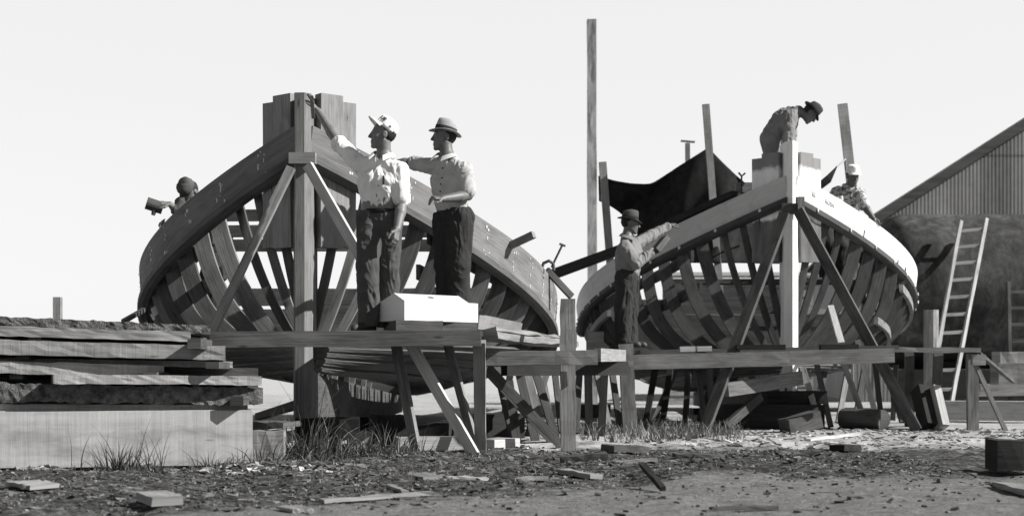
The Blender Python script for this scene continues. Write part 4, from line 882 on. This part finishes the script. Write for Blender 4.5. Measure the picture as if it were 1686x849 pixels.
for k, n_, b in (('shirt_white', 'white_cotton_shirt', .74), ('shirt_grey', 'pale_grey_work_shirt', .40), ('trousers', 'dark_denim', .072), ('trousers_dark', 'dark_wool_trousers', .036), ('jacket', 'faded_denim_jacket', .19), ('coverall', 'faded_coverall_cloth', .2), ('print', 'pale_patterned_shirt', .3), ('work', 'dark_work_shirt', .09), ('capw', 'white_cotton_cap', .8), ('felt', 'light_grey_felt', .34), ('felt_dark', 'dark_felt', .06), ('felt_mid', 'worn_grey_felt', .08), ('band', 'dark_ribbon', .035), ('belt', 'dark_leather', .025)): M[k] = cloth(n_, b, .15)
def mat_print():
    t = NT('pale_mottled_shirt'); n = t.noise(t.coord('Object'), 28, 4, .6); t.base(t.math('MULTIPLY', t.ramp(n, [(.42, .1), (.52, .5)]), 1.)); return t.fin(.95, .1)
M['print'] = mat_print()
def hand(S, wr, d, pn, th, curl=.35, r=.0088, thumb=1., sc_=1., spread=.12):
    """d forearm direction, pn palm normal (palm side), th side the thumb leaves from"""
    d = nrm(d); pn = nrm(pn-d*np.dot(pn, d)); th = nrm(th-d*np.dot(th, d)-pn*np.dot(th, pn)); wr = np.asarray(wr, float); k = .007
    for i, (o, L) in enumerate(((.031, .072), (.011, .078), (-.010, .074), (-.029, .066))):
        o *= sc_; a = wr+th*o*.6; kn = wr+th*o+d*.088*sc_; S.cone(a, kn, .0155*sc_, .0125*sc_, .01)
        cur = nrm(d+th*(o/sc_)*spread*8); p = kn; seg = [L*.48*sc_, L*.3*sc_, L*.26*sc_]; c = curl*(1+.12*i)
        for j, s_ in enumerate(seg):
            cur = nrm(cur*math.cos(c)+pn*math.sin(c)); q = p+cur*s_; S.cone(p, q, (r-.0008*j)*sc_, (r-.0012-.0008*j)*sc_, .005); p = q
            pn2 = pn
    b = wr+th*.022*sc_+d*.022*sc_; t1 = b+nrm(th*.75+d*.55+pn*.35*thumb)*.045*sc_; t2 = t1+nrm(th*.25+d*.9+pn*.35*thumb)*.034*sc_; t3 = t2+nrm(d+pn*.25*thumb)*.026*sc_
    S.cone(b, t1, .0165*sc_, .012*sc_, .01); S.cone(t1, t2, .0115*sc_, .0098*sc_, .005); S.cone(t2, t3, .0098*sc_, .0082*sc_, .005)
def head(S, c, f, u):
    r = nrm(np.cross(f, u)); A = np.array([f, r, u]); L = lambda a, b, z: c+f*a+r*b+u*z
    S.ell(L(-.012, 0, .03), (.098, .077, .09), A, .01); S.ell(L(.028, 0, -.03), (.066, .061, .092), A, .02)
    for q in (-1, 1):
        S.cone(L(0, q*.05, -.045), L(.066, q*.014, -.104), .02, .018, .02); S.ell(L(.05, q*.04, -.022), (.026, .018, .022), A, .015)
    S.cone(L(.072, -.008, -.106), L(.072, .008, -.106), .018, .018, .012)
    S.cone(L(.08, -.034, .024), L(.08, .034, .024), .012, .012, .012)
    for q in (-1, 1): S.ell(L(.1, q*.031, .003), (.016, .017, .012), A, .01, 'sub')
    for q in (-1, 1): S.ell(L(.079, q*.031, .004), (.0125, .0125, .0125), A, .003)
    S.cone(L(.09, 0, .016), L(.112, 0, -.03), .0085, .0125, .008)
    for q in (-1, 1): S.ell(L(.1, q*.012, -.034), (.012, .008, .008), A, .006)
    S.cone(L(.088, -.02, -.064), L(.088, .02, -.064), .0085, .0085, .006); S.cone(L(.086, -.017, -.079), L(.086, .017, -.079), .009, .009, .006)
    S.ell(L(.101, 0, -.0712), (.006, .024, .003), A, .003, 'sub')
    for q in (-1, 1):
        S.ell(L(-.012, q*.079, -.004), (.021, .009, .033), A, .005); S.ell(L(-.006, q*.089, -.002), (.011, .006, .019), A, .004, 'sub')
    return L, A
def human(label, J, D, group=None):
    """J joints (world), D style"""
    allp = np.array([v for k, v in J.items() if k not in ('hf', 'hu') and not k.startswith('v')]); lo, hi = allp.min(0)-.24, allp.max(0)+.24
    h = D.get('h', .0055); S = SDF(lo, hi, h); f, u = nrm(J['hf']), nrm(J['hu']); f = nrm(f-u*np.dot(f, u))
    L, A = head(S, J['head'], f, u)
    S.cone(L(-.02, 0, -.06), J['neck'], .056, .062, .02)
    shm = (J['sa']+J['sb'])/2; across = nrm(J['sb']-J['sa']); hm = (J['ha']+J['hb'])/2; ch = shm+(hm-shm)*.28
    S.cone(J['neck'], shm-V(0, 0, .03), .062, .08, .03)
    for k in ('a', 'b'):
        q = -1 if k == 'a' else 1
        S.cone(J['neck']-V(0, 0, .0), J['s'+k]-across*q*.02, .05, .05, .04); S.cone(ch+across*q*.075, hm+across*q*.06, .105, .1, .05)
        S.cone(J['s'+k], J['e'+k], .052, .042, .02); S.cone(J['e'+k], J['e'+k]+(J['w'+k]-J['e'+k])*.35, .043, .049, .01); S.cone(J['e'+k]+(J['w'+k]-J['e'+k])*.35, J['w'+k], .048, .030, .01)
        S.cone(J['h'+k], J['k'+k], .085, .055, .03); S.cone(J['k'+k], J['n'+k], .055, .038, .02)
        if 'vd'+k in J: hand(S, J['w'+k], J['vd'+k], J['vp'+k], J['vt'+k], D.get('curl'+k, .35), thumb=1.)
        else: S.ell(J['w'+k]+nrm(J['w'+k]-J['e'+k])*.06, (.045, .045, .045), None, .02)
    v, fc, N = S.mesh(); v = relax(v, fc, 1)
    org = V((J['na'][0]+J['nb'][0])/2, (J['na'][1]+J['nb'][1])/2, min(J['na'][2], J['nb'][2])-.08)
    body = mk_fast('person', v, fc, D.get('skin', M['skin']), None, org); tag(body, label, 'person', group)
    # ---- shirt
    def folds(v, N, amp, seed, sx):
        p = v*sx+seed; w_ = np.stack([vnoise(p*.7+3), vnoise(p*.7+9), vnoise(p*.7+21)], -1); n = vnoise(p+w_*1.1); n2 = vnoise(p*2.1+w_*1.6+5); n3 = vnoise(p*np.array([1.6, 1.6, 3.])+w_*2.2+31)
        return v+N*(amp*((1-np.abs(n)*2.4)+.5*(1-np.abs(n2)*2.4)+.45*(1-np.abs(n3)*2.6)))[:, None]
    T = SDF(lo, hi, h); bag = D.get('bag', .018); wst = hm+(shm-hm)*D.get('hem', .1)
    T.cone(J['neck']-(J['neck']-shm)*.3, shm-V(0, 0, .03), .075, .09, .03)
    for k in ('a', 'b'):
        q = -1 if k == 'a' else 1
        T.cone(J['neck']-(J['neck']-shm)*.35, J['s'+k]-across*q*.02, .062, .066, .04)
        T.cone(ch+across*q*.078, wst+across*q*.055, .108+bag, .088+bag*D.get('waist', .8), .05)
        sl = D.get('sleeve'+k, .85)
        if sl <= 1: a, e = J['s'+k], J['s'+k]+(J['e'+k]-J['s'+k])*sl; T.cone(a, e, .068+bag*.3, .06+bag*.5, .03); T.cone(e-(e-a)*.06, e, .064+bag*.5, .064+bag*.5, .004)
        else:
            e = J['e'+k]+(J['w'+k]-J['e'+k])*(sl-1); T.cone(J['s'+k], J['e'+k], .066+bag*.3, .056+bag*.3, .03); T.cone(J['e'+k], e, .056+bag*.3, .042+bag*.3, .02); T.cone(e-(e-J['e'+k])*.08, e, .047+bag*.3, .047+bag*.3, .004)
    # open neck
    fr = nrm(np.cross(across, V(0, 0, 1))) if D.get('front') is None else nrm(D['front'])
    T.cone(J['neck']+V(0, 0, .05), J['neck']+V(0, 0, .3), .07, .07, .006, 'sub')
    T.cone(J['neck']+fr*.075+V(0, 0, .03), J['neck']+fr*.12-V(0, 0, .07), .03, .006, .006, 'sub')
    for k in ('a', 'b'):
        if 'hem_cut' in D: pass
    T.cut(wst-(shm-wst)*D.get('cutw', .06), wst-shm)
    v, fc, N = T.mesh(); v = relax(v, fc, 2); v = folds(v, N, D.get('fold', .007), D.get('seed', 1.), np.array(D.get('fs', (13, 13, 6))))
    sh = mk_fast('shirt', v, fc, D['shirt'], body, org)
    # collar: two small leaves
    nk = J['neck']+V(0, 0, .035)
    mcol = MB(); rings = []
    for i in range(25):
        a = -2.6+5.2*i/24; dr = -fr*math.cos(a)+across*math.sin(a); sp_ = abs(a)/2.6; c = nk+dr*(.066+.012*sp_)+V(0, 0, .012-.05*sp_**3)+fr*.03*sp_**2; ln = .03+.028*sp_**4
        o_ = nrm(dr+V(0, 0, -1.1)); rings.append([c+V(0, 0, .006), c+o_*ln+dr*.008, c+o_*ln+dr*.002, c-dr*.004])
    if D.get('collar', True): mcol.loft(rings).build('collar', D['shirt'], body)
    # ---- trousers
    if not D.get('no_trousers'):
        Q = SDF(lo, hi, h); tb_ = D.get('tbag', .02); belt = hm+(shm-hm)*.13
        for k in ('a', 'b'):
            q = -1 if k == 'a' else 1
            Q.cone(belt+across*q*.06, hm+across*q*.07, .108, .117, .04); Q.cone(J['h'+k], J['k'+k], .1+tb_, .072+tb_, .03); an = J['n'+k]+(J['k'+k]-J['n'+k])*.0
            Q.cone(J['k'+k], an, .072+tb_, .064+tb_, .03); Q.cone(an+(J['k'+k]-an)*.06, an, .066+tb_, .07+tb_, .006)
        Q.cut(belt+(shm-hm)*.03, shm-hm)
        for k in ('a', 'b'): Q.cone(J['n'+k]-V(0, 0, .12), J['n'+k]-V(0, 0, .08), .09, .09, .004, 'sub')
        v, fc, N = Q.mesh(); v = relax(v, fc, 2); v = folds(v, N, D.get('tfold', .007), D.get('seed', 1.)+40, np.array((12, 12, 5.)))
        mk_fast('trousers', v, fc, D['trousers'], body, org)
        bl = MB(); rings = []
        ctr = belt+(shm-hm)*.02; upv = nrm(shm-hm); fr2 = nrm(fr-upv*np.dot(fr, upv)); ac = nrm(np.cross(fr2, upv))
        for i in range(33):
            a = 2*math.pi*i/32; dr = fr2*math.cos(a)*.116+ac*math.sin(a)*.172; rings.append([ctr+dr*1.03+upv*.02, ctr+dr*1.06+upv*.0, ctr+dr*1.03-upv*.02, ctr+dr*.9])
        if D.get('belt', True): bl.loft(rings, caps=False).build('belt', M['belt'], body)
        for k in ('a', 'b'):
            B_ = SDF(J['n'+k]-.32, J['n'+k]+.32, .007); t_ = nrm(D.get('toe'+k, fr)*V(1, 1, 0)); sole = J['n'+k]-V(0, 0, .075)
            B_.cone(J['n'+k]+V(0, 0, .05), sole+V(0, 0, .035), .05, .042, .02); B_.cone(sole+V(0, 0, .03)-t_*.03, sole+V(0, 0, .03)+t_*.17, .042, .038, .03); B_.cone(sole+V(0, 0, .045)+t_*.05, sole+V(0, 0, .02)+t_*.19, .04, .03, .02); B_.cut(sole, V(0, 0, -1))
            v, fc, N = B_.mesh(); mk_fast('boot', relax(v, fc, 1), fc, M['rubber'], body, org)
    # ---- hair under the hat
    Hh = SDF(J['head']-.17, J['head']+.17, .006)
    Hh.ell(L(-.022, 0, .022), (.095, .0815, .09), A, .01); Hh.cut(L(-.012, 0, .0), f*.93-u*.35); Hh.cut(L(0, 0, -.06), -u+f*.6)
    v, fc, N = Hh.mesh(); v = v+N*(.003*vnoise(v*160))[:, None]
    mk_fast('hair', v, fc, M['hair'], body, org)
    # ---- hat
    tilt = D.get('tilt', 0.); hu = nrm(u*math.cos(tilt)-f*math.sin(tilt)); hf = nrm(f*math.cos(tilt)+u*math.sin(tilt)); hr = np.cross(hf, hu); hc = L(-.012, 0, .0)+u*D.get('hat_up', .052)
    def HP(a, rx, ry, z): return hc+hf*math.cos(a)*rx+hr*math.sin(a)*ry+hu*z
    K = 48; an = np.linspace(0, 2*math.pi, K, endpoint=False)
    if D['hat'] == 'fedora':
        bw_ = D.get('brim', .055); H_ = D.get('crown', .115); rings = []
        def brimz(a, t): return t*(-.012*math.cos(2*a)*1.0-.006-.012*math.cos(a))
        for rx, ry, z, t in ((.094, .078, .0, 0), (.096+bw_*.5, .08+bw_*.5, -.003, .5), (.097+bw_, .081+bw_, -.003, 1), (.098+bw_, .082+bw_, .002, 1), (.098+bw_*.5, .082+bw_*.5, .003, .5), (.1, .085, .006, 0), (.1, .085, .02, 0), (.098, .083, .045, 0), (.095, .078, .075, 0), (.089, .068, H_*.9, 0), (.075, .052, H_, 0), (.045, .028, H_*.95, 0), (.004, .004, H_*.82, 0)):
            r = []
            for a in an:
                zz = z+brimz(a, t); px_, py_ = rx, ry
                if z > .06: zz -= .022*max(0, math.cos(a))*(z/H_)**2*0+.02*max(0, -math.cos(a))*(z/H_)**3; py_ = ry*(1-.22*max(0, math.cos(a))**2*(z/H_)**2)
                r.append(HP(a, px_, py_, zz))
            rings.append(r)
        ht = MB().loft(rings).build('hat', D['hatmat'], body, smooth=True)
        MB().loft([[HP(a, rx, ry, z) for a in an] for rx, ry, z in ((.1005, .0855, .006), (.103, .088, .008), (.1015, .0865, .042), (.098, .083, .043))], caps=False).build('hat_band', M['band'], ht, smooth=True)
    else:
        rings = [[HP(a, .101*s_, .086*s_, z) for a in an] for s_, z in ((.97, -.004), (1., -.004), (1.01, .02), (.99, .05), (.96, .065), (.93, .075), (.87, .086), (.8, .093), (.7, .099), (.6, .104), (.45, .107), (.3, .11), (.02, .111))]
        if D.get('rumple'): rings = [[p+nrm(p-hc)*D['rumple']*fbm(np.array([p*[22, 22, 60]]), 3)[0] for p in r] for r in rings]
        ht = MB().loft(rings).build('cap', D['hatmat'], body, smooth=True); vs = []
        for i in range(17):
            a = -1.15+2.3*i/16; e = .075*math.cos(a*1.25)**.6; p0 = HP(a, .099, .084, .004); p1 = HP(a, .1+e*.55, .085+e*.3, .004-.004); p2 = HP(a, .1+e, .085+e*.5, -.006-.012*abs(a)); th_ = hu*.004
            vs.append([p0+th_, p1+th_, p2+th_*.6, p2-th_*.6, p1-th_, p0-th_])
        MB().loft(vs).build('visor', D.get('visor', D['hatmat']), ht, smooth=False)
        if D.get('cap_text'):
            for s_, a, z, sz in (('UP', .85, .05, .05), ('n', 1.75, .035, .04), ('ii', 2.35, .022, .03)):
                a = -a if D.get('cap_side', 1) < 0 else a
                p = HP(a, .1035, .0885, z); tx = nrm(HP(a+.05, .1035, .0885, z)-HP(a-.05, .1035, .0885, z)); tx = tx*D.get('cap_dir', 1); up_ = nrm(hu-.28*nrm(p-hc)); up_ = nrm(up_-tx*np.dot(up_, tx))
                text_mesh(s_, sz, M['band'], 'cap_lettering', ht, p+nrm(p-hc)*.003, tx, up_, .003)
    return body, fr, org
def item(name, mat, body, org, mb): return mb.build(name, mat, body)

# man in the white cap, pointing at the stem
Y0 = 11.97
J = dict(head=P(630, 222, Y0-.02), hf=V(-1, -.22, .12), hu=V(.10, 0, 1), neck=P(632, 258, Y0+.01), sa=P(594, 273, Y0+.06), sb=P(659, 281, Y0-.04), ea=P(558, 236, Y0+.24), wa=P(524, 183, Y0+.42), eb=P(662, 334, Y0-.08), wb=P(654, 377, Y0-.2),
         ha=P(611, 362, Y0+.02), hb=P(639, 362, Y0), ka=P(605, 436, Y0-.1), kb=P(640, 436, Y0+.06), na=P(608, 513, Y0-.03), nb=P(641, 516, Y0+.17),
         vda=V(-.55, .35, .75), vpa=V(-.75, .1, -.55), vta=V(-.35, -.9, -.1), vdb=V(-.12, -.2, -1), vpb=V(-.9, .4, 0), vtb=V(-.5, -.8, 0))
J['na'][2] = J['nb'][2] = ZP+.078
b1_, fr1, og1 = human('man in white cap and white shirt reaching his arm up to the dark stem', J, dict(shirt=M['shirt_white'], trousers=M['trousers'], hat='cap', hatmat=M['capw'], visor=M['capw'], tilt=.62, hat_up=.048, sleevea=.97, sleeveb=.86, front=V(-.45, -1, 0), fold=.0055, fs=(17, 17, 7), seed=2.2, toea=V(-.6, -.8, 0), toeb=V(.3, -1, 0), bag=.014, tbag=.019, cap_text=True, rumple=.003, cap_dir=-1, cap_side=-1, curla=.3, curlb=.42, hem=.2, waist=.3))
def on_shirt(body, pxs, r, name, mat, long_=0.):
    sh = [c for c in body.children if c.name.startswith('shirt')][0]; n = len(sh.data.vertices); co = np.zeros(n*3); sh.data.vertices.foreach_get('co', co); co = co.reshape(-1, 3)+np.array(body['_o'])
    sx_ = CXP+co[:, 0]*F/co[:, 1]; sy_ = HY-(co[:, 2]-CH)*F/co[:, 1]
    for x, y in pxs:
        k = (np.abs(sx_-x) < 2.2) & (np.abs(sy_-y) < 2.2)
        if not k.any(): continue
        q = co[k][co[k][:, 1].argmin()]; m = MB(); m.tube([q+V(0, .004, 0), q-V(0, .007, 0)], r, 8) if not long_ else m.bar(q+V(0, -.004, long_/2), q+V(0, -.004, -long_/2), .014, .01, V(1, 0, 0)); m.build(name, mat, sh)
on_shirt(b1_, [(629, 296)], .01, 'pocket_pen', M['band'], .075)
on_shirt(b1_, [(622, 288), (621, 308), (622, 328)], .007, 'button', M['felt'])
tag(MB().bar(P(513, 158, 12.2), P(516, 195, 12.2), .03, .025, V(1, 0, 0)).tube([P(507, 155, 12.2), P(517, 170, 12.2)], .014, 6).build('hand_tool', M['iron']), 'dark iron tool held against the top of the dark stem', 'tool')
# man in the fedora
Y0 = 12.66
J = dict(head=P(731, 226, Y0), hf=V(-1, -.28, -.03), hu=V(.05, 0, 1), neck=P(736, 259, Y0), sa=P(713, 274, Y0+.16), sb=P(765, 281, Y0-.1), ea=P(680, 268, Y0+.3), wa=P(640, 270, Y0+.3), eb=P(771, 322, Y0-.12), wb=P(729, 327, Y0-.36),
         ha=P(736, 360, Y0+.06), hb=P(757, 360, Y0-.05), ka=P(735, 435, Y0+.06), kb=P(755, 437, Y0-.07), na=P(735, 510, Y0+.08), nb=P(755, 512, Y0-.03),
         vda=V(-1, .3, -.1), vpa=V(0, .3, -1), vta=V(0, -1, 0), vdb=V(-.85, -.45, .05), vpb=V(-.2, .3, -.9), vtb=V(0, -.6, .8))
J['na'][2] = J['nb'][2] = ZP+.078
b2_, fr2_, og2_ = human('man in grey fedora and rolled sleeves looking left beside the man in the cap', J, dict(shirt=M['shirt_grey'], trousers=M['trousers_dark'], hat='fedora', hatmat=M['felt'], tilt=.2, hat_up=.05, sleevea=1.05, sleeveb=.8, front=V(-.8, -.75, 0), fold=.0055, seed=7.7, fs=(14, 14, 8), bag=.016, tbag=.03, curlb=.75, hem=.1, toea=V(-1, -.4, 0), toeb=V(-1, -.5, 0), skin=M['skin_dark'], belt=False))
on_shirt(b2_, [(727, 277), (726, 291), (724, 304), (723, 317)], .0075, 'button', M['band'])
# man working on the left sheer of the white bowed boat
Y0 = 16.75
J = dict(head=P(1038, 368, Y0), hf=V(.95, -.1, -.12), hu=V(.1, 0, 1), neck=P(1032, 391, Y0), sa=P(1046, 402, Y0+.18), sb=P(1028, 407, Y0-.12), ea=P(1072, 388, Y0+.38), wa=P(1100, 372, Y0+.55), eb=P(1047, 434, Y0-.2), wb=P(1074, 414, Y0-.05),
         ha=P(1035, 456, Y0+.1), hb=P(1031, 457, Y0-.08), ka=P(1036, 505, Y0+.12), kb=P(1026, 508, Y0-.1), na=P(1036, 552, Y0+.1), nb=P(1026, 552, Y0-.12),
         vda=V(.8, .4, .3), vpa=V(.2, .3, -.9), vta=V(-.2, -.8, .3), vdb=V(.8, .3, .5), vpb=V(.2, .6, -.5), vtb=V(-.3, -.2, .9))
ZQ = P(0, 577, 16.9)[2]; J['na'][2] = J['nb'][2] = ZQ+.115
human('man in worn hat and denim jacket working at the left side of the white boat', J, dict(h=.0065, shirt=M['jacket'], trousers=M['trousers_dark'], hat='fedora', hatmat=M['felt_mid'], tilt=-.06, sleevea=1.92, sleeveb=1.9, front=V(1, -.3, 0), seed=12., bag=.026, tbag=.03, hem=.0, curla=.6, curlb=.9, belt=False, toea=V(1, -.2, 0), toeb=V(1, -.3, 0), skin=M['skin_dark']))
tag(MB().bar(P(1078, 414, 16.68), P(1096, 392, 16.85), .12, .07, V(.6, 0, .5)).build('sanding_block', M['dark']), 'dark sanding block held against the grey white plank', 'tool')
# man bending over the white bow
Y0 = 18.25
J = dict(head=P(1334, 187, Y0-.05), hf=V(.62, -.1, -.75), hu=V(.8, 0, .62), neck=P(1314, 183, Y0), sa=P(1300, 187, Y0+.2), sb=P(1301, 192, Y0-.19), ea=P(1302, 222, Y0+.22), wa=P(1303, 244, Y0+.1), eb=P(1298, 226, Y0-.27), wb=P(1300, 243, Y0-.33),
         ha=P(1269, 228, Y0+.11), hb=P(1268, 230, Y0-.1), ka=P(1278, 272, Y0+.1), kb=P(1276, 274, Y0-.08), na=P(1270, 318, Y0+.12), nb=P(1268, 318, Y0-.08),
         vda=V(.2, -.2, -1), vpa=V(.9, 0, 0), vta=V(0, -1, 0), vdb=V(.2, .1, -1), vpb=V(.8, .3, 0), vtb=V(0, -1, .2))
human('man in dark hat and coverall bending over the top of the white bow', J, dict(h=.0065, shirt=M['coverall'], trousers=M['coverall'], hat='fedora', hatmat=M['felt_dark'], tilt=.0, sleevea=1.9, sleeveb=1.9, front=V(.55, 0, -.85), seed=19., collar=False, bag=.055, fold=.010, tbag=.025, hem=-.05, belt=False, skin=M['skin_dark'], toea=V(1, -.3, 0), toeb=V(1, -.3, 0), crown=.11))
# man in a pale cap leaning over the right sheer
Y0 = 18.9
J = dict(head=P(1404, 290, Y0-.1), hf=V(.25, -.95, -.45), hu=V(.05, -.35, .95), neck=P(1399, 308, Y0), sa=P(1378, 316, Y0+.05), sb=P(1415, 318, Y0+.0), ea=P(1380, 346, Y0-.15), wa=P(1396, 366, Y0-.1), eb=P(1424, 340, Y0-.2), wb=P(1437, 358, Y0-.3),
         ha=P(1358, 352, Y0+.2), hb=P(1380, 354, Y0+.25), ka=P(1362, 400, Y0+.1), kb=P(1384, 402, Y0+.1), na=P(1360, 452, Y0+.25), nb=P(1382, 452, Y0+.25),
         vdb=V(.8, -.2, -.55), vpb=V(-.3, .2, -.9), vtb=V(-.4, -.9, 0), vda=V(.5, -.3, -.8), vpa=V(0, .3, -1), vta=V(0, -1, 0))
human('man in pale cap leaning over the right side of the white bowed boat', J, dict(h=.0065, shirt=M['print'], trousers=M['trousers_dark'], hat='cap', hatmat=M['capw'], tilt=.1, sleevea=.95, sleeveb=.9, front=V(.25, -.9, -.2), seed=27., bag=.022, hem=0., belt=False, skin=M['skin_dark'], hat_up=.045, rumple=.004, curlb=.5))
part('inner_staging', r2, M['dark'], H2.pt(1.65, -1.2, P(0, 452, 19.15)[2]-.105), H2.pt(1.65, 1.3, P(0, 452, 19.15)[2]-.105), .35, .05, H2.dirv(1, 0))
# man half hidden behind the left sheer of the dark boat
Y0 = 14.75
J = dict(head=P(313, 316, Y0-.05), hf=V(-.35, -.35, -.85), hu=V(-.45, -.75, .5), neck=P(318, 328, Y0+.08), sa=P(301, 335, Y0-.08), sb=P(332, 338, Y0+.1), ea=P(288, 350, Y0-.14), wa=P(279, 340, Y0-.16), eb=P(300, 386, Y0-.1), wb=P(272, 382, Y0-.12),
         ha=P(352, 392, Y0+.2), hb=P(360, 396, Y0+.3), ka=P(345, 450, Y0+.1), kb=P(352, 452, Y0+.2), na=P(350, 520, Y0+.2), nb=P(360, 520, Y0+.3),
         vda=V(-.9, -.2, .1), vpa=V(0, .5, -.8), vta=V(-.3, -.8, .2), vdb=V(-.4, -.1, .9), vpb=V(.5, -.6, 0), vtb=V(.7, 0, .2))
J['ea'] = P(294, 350, Y0-.12); J['wa'] = P(280, 336, Y0-.16)
human('man in dark cap bent behind the left rail of the dark boat', J, dict(h=.0065, shirt=M['work'], trousers=M['trousers_dark'], hat='cap', hatmat=M['felt_mid'], tilt=-.1, sleevea=1.25, sleeveb=1.5, front=V(-.6, -.5, -.3), seed=33., bag=.035, collar=False, rumple=.006, belt=False, curla=.9, curlb=.8, skin=M['skin']))
part('inner_staging', r1, M['dark'], P(330, 536, Y0+.3), P(440, 536, Y0+.3), .3, .05, V(0, 1, 0))
ct = thing('power_tool', P(254, 340, 14.58), 'dark cylindrical tool held out over the left rail of the dark boat', 'tool')
MB().tube([P(241, 334, 14.55), P(268, 343, 14.6)], .065, 16).build('tool_body', M['iron'], ct); MB().tube([P(255, 342, 14.56), P(252, 354, 14.55)], [.03, .02], 10).build('tool_handle', M['iron'], ct)
for o in bpy.data.objects:
    if '_o' in o: del o['_o']
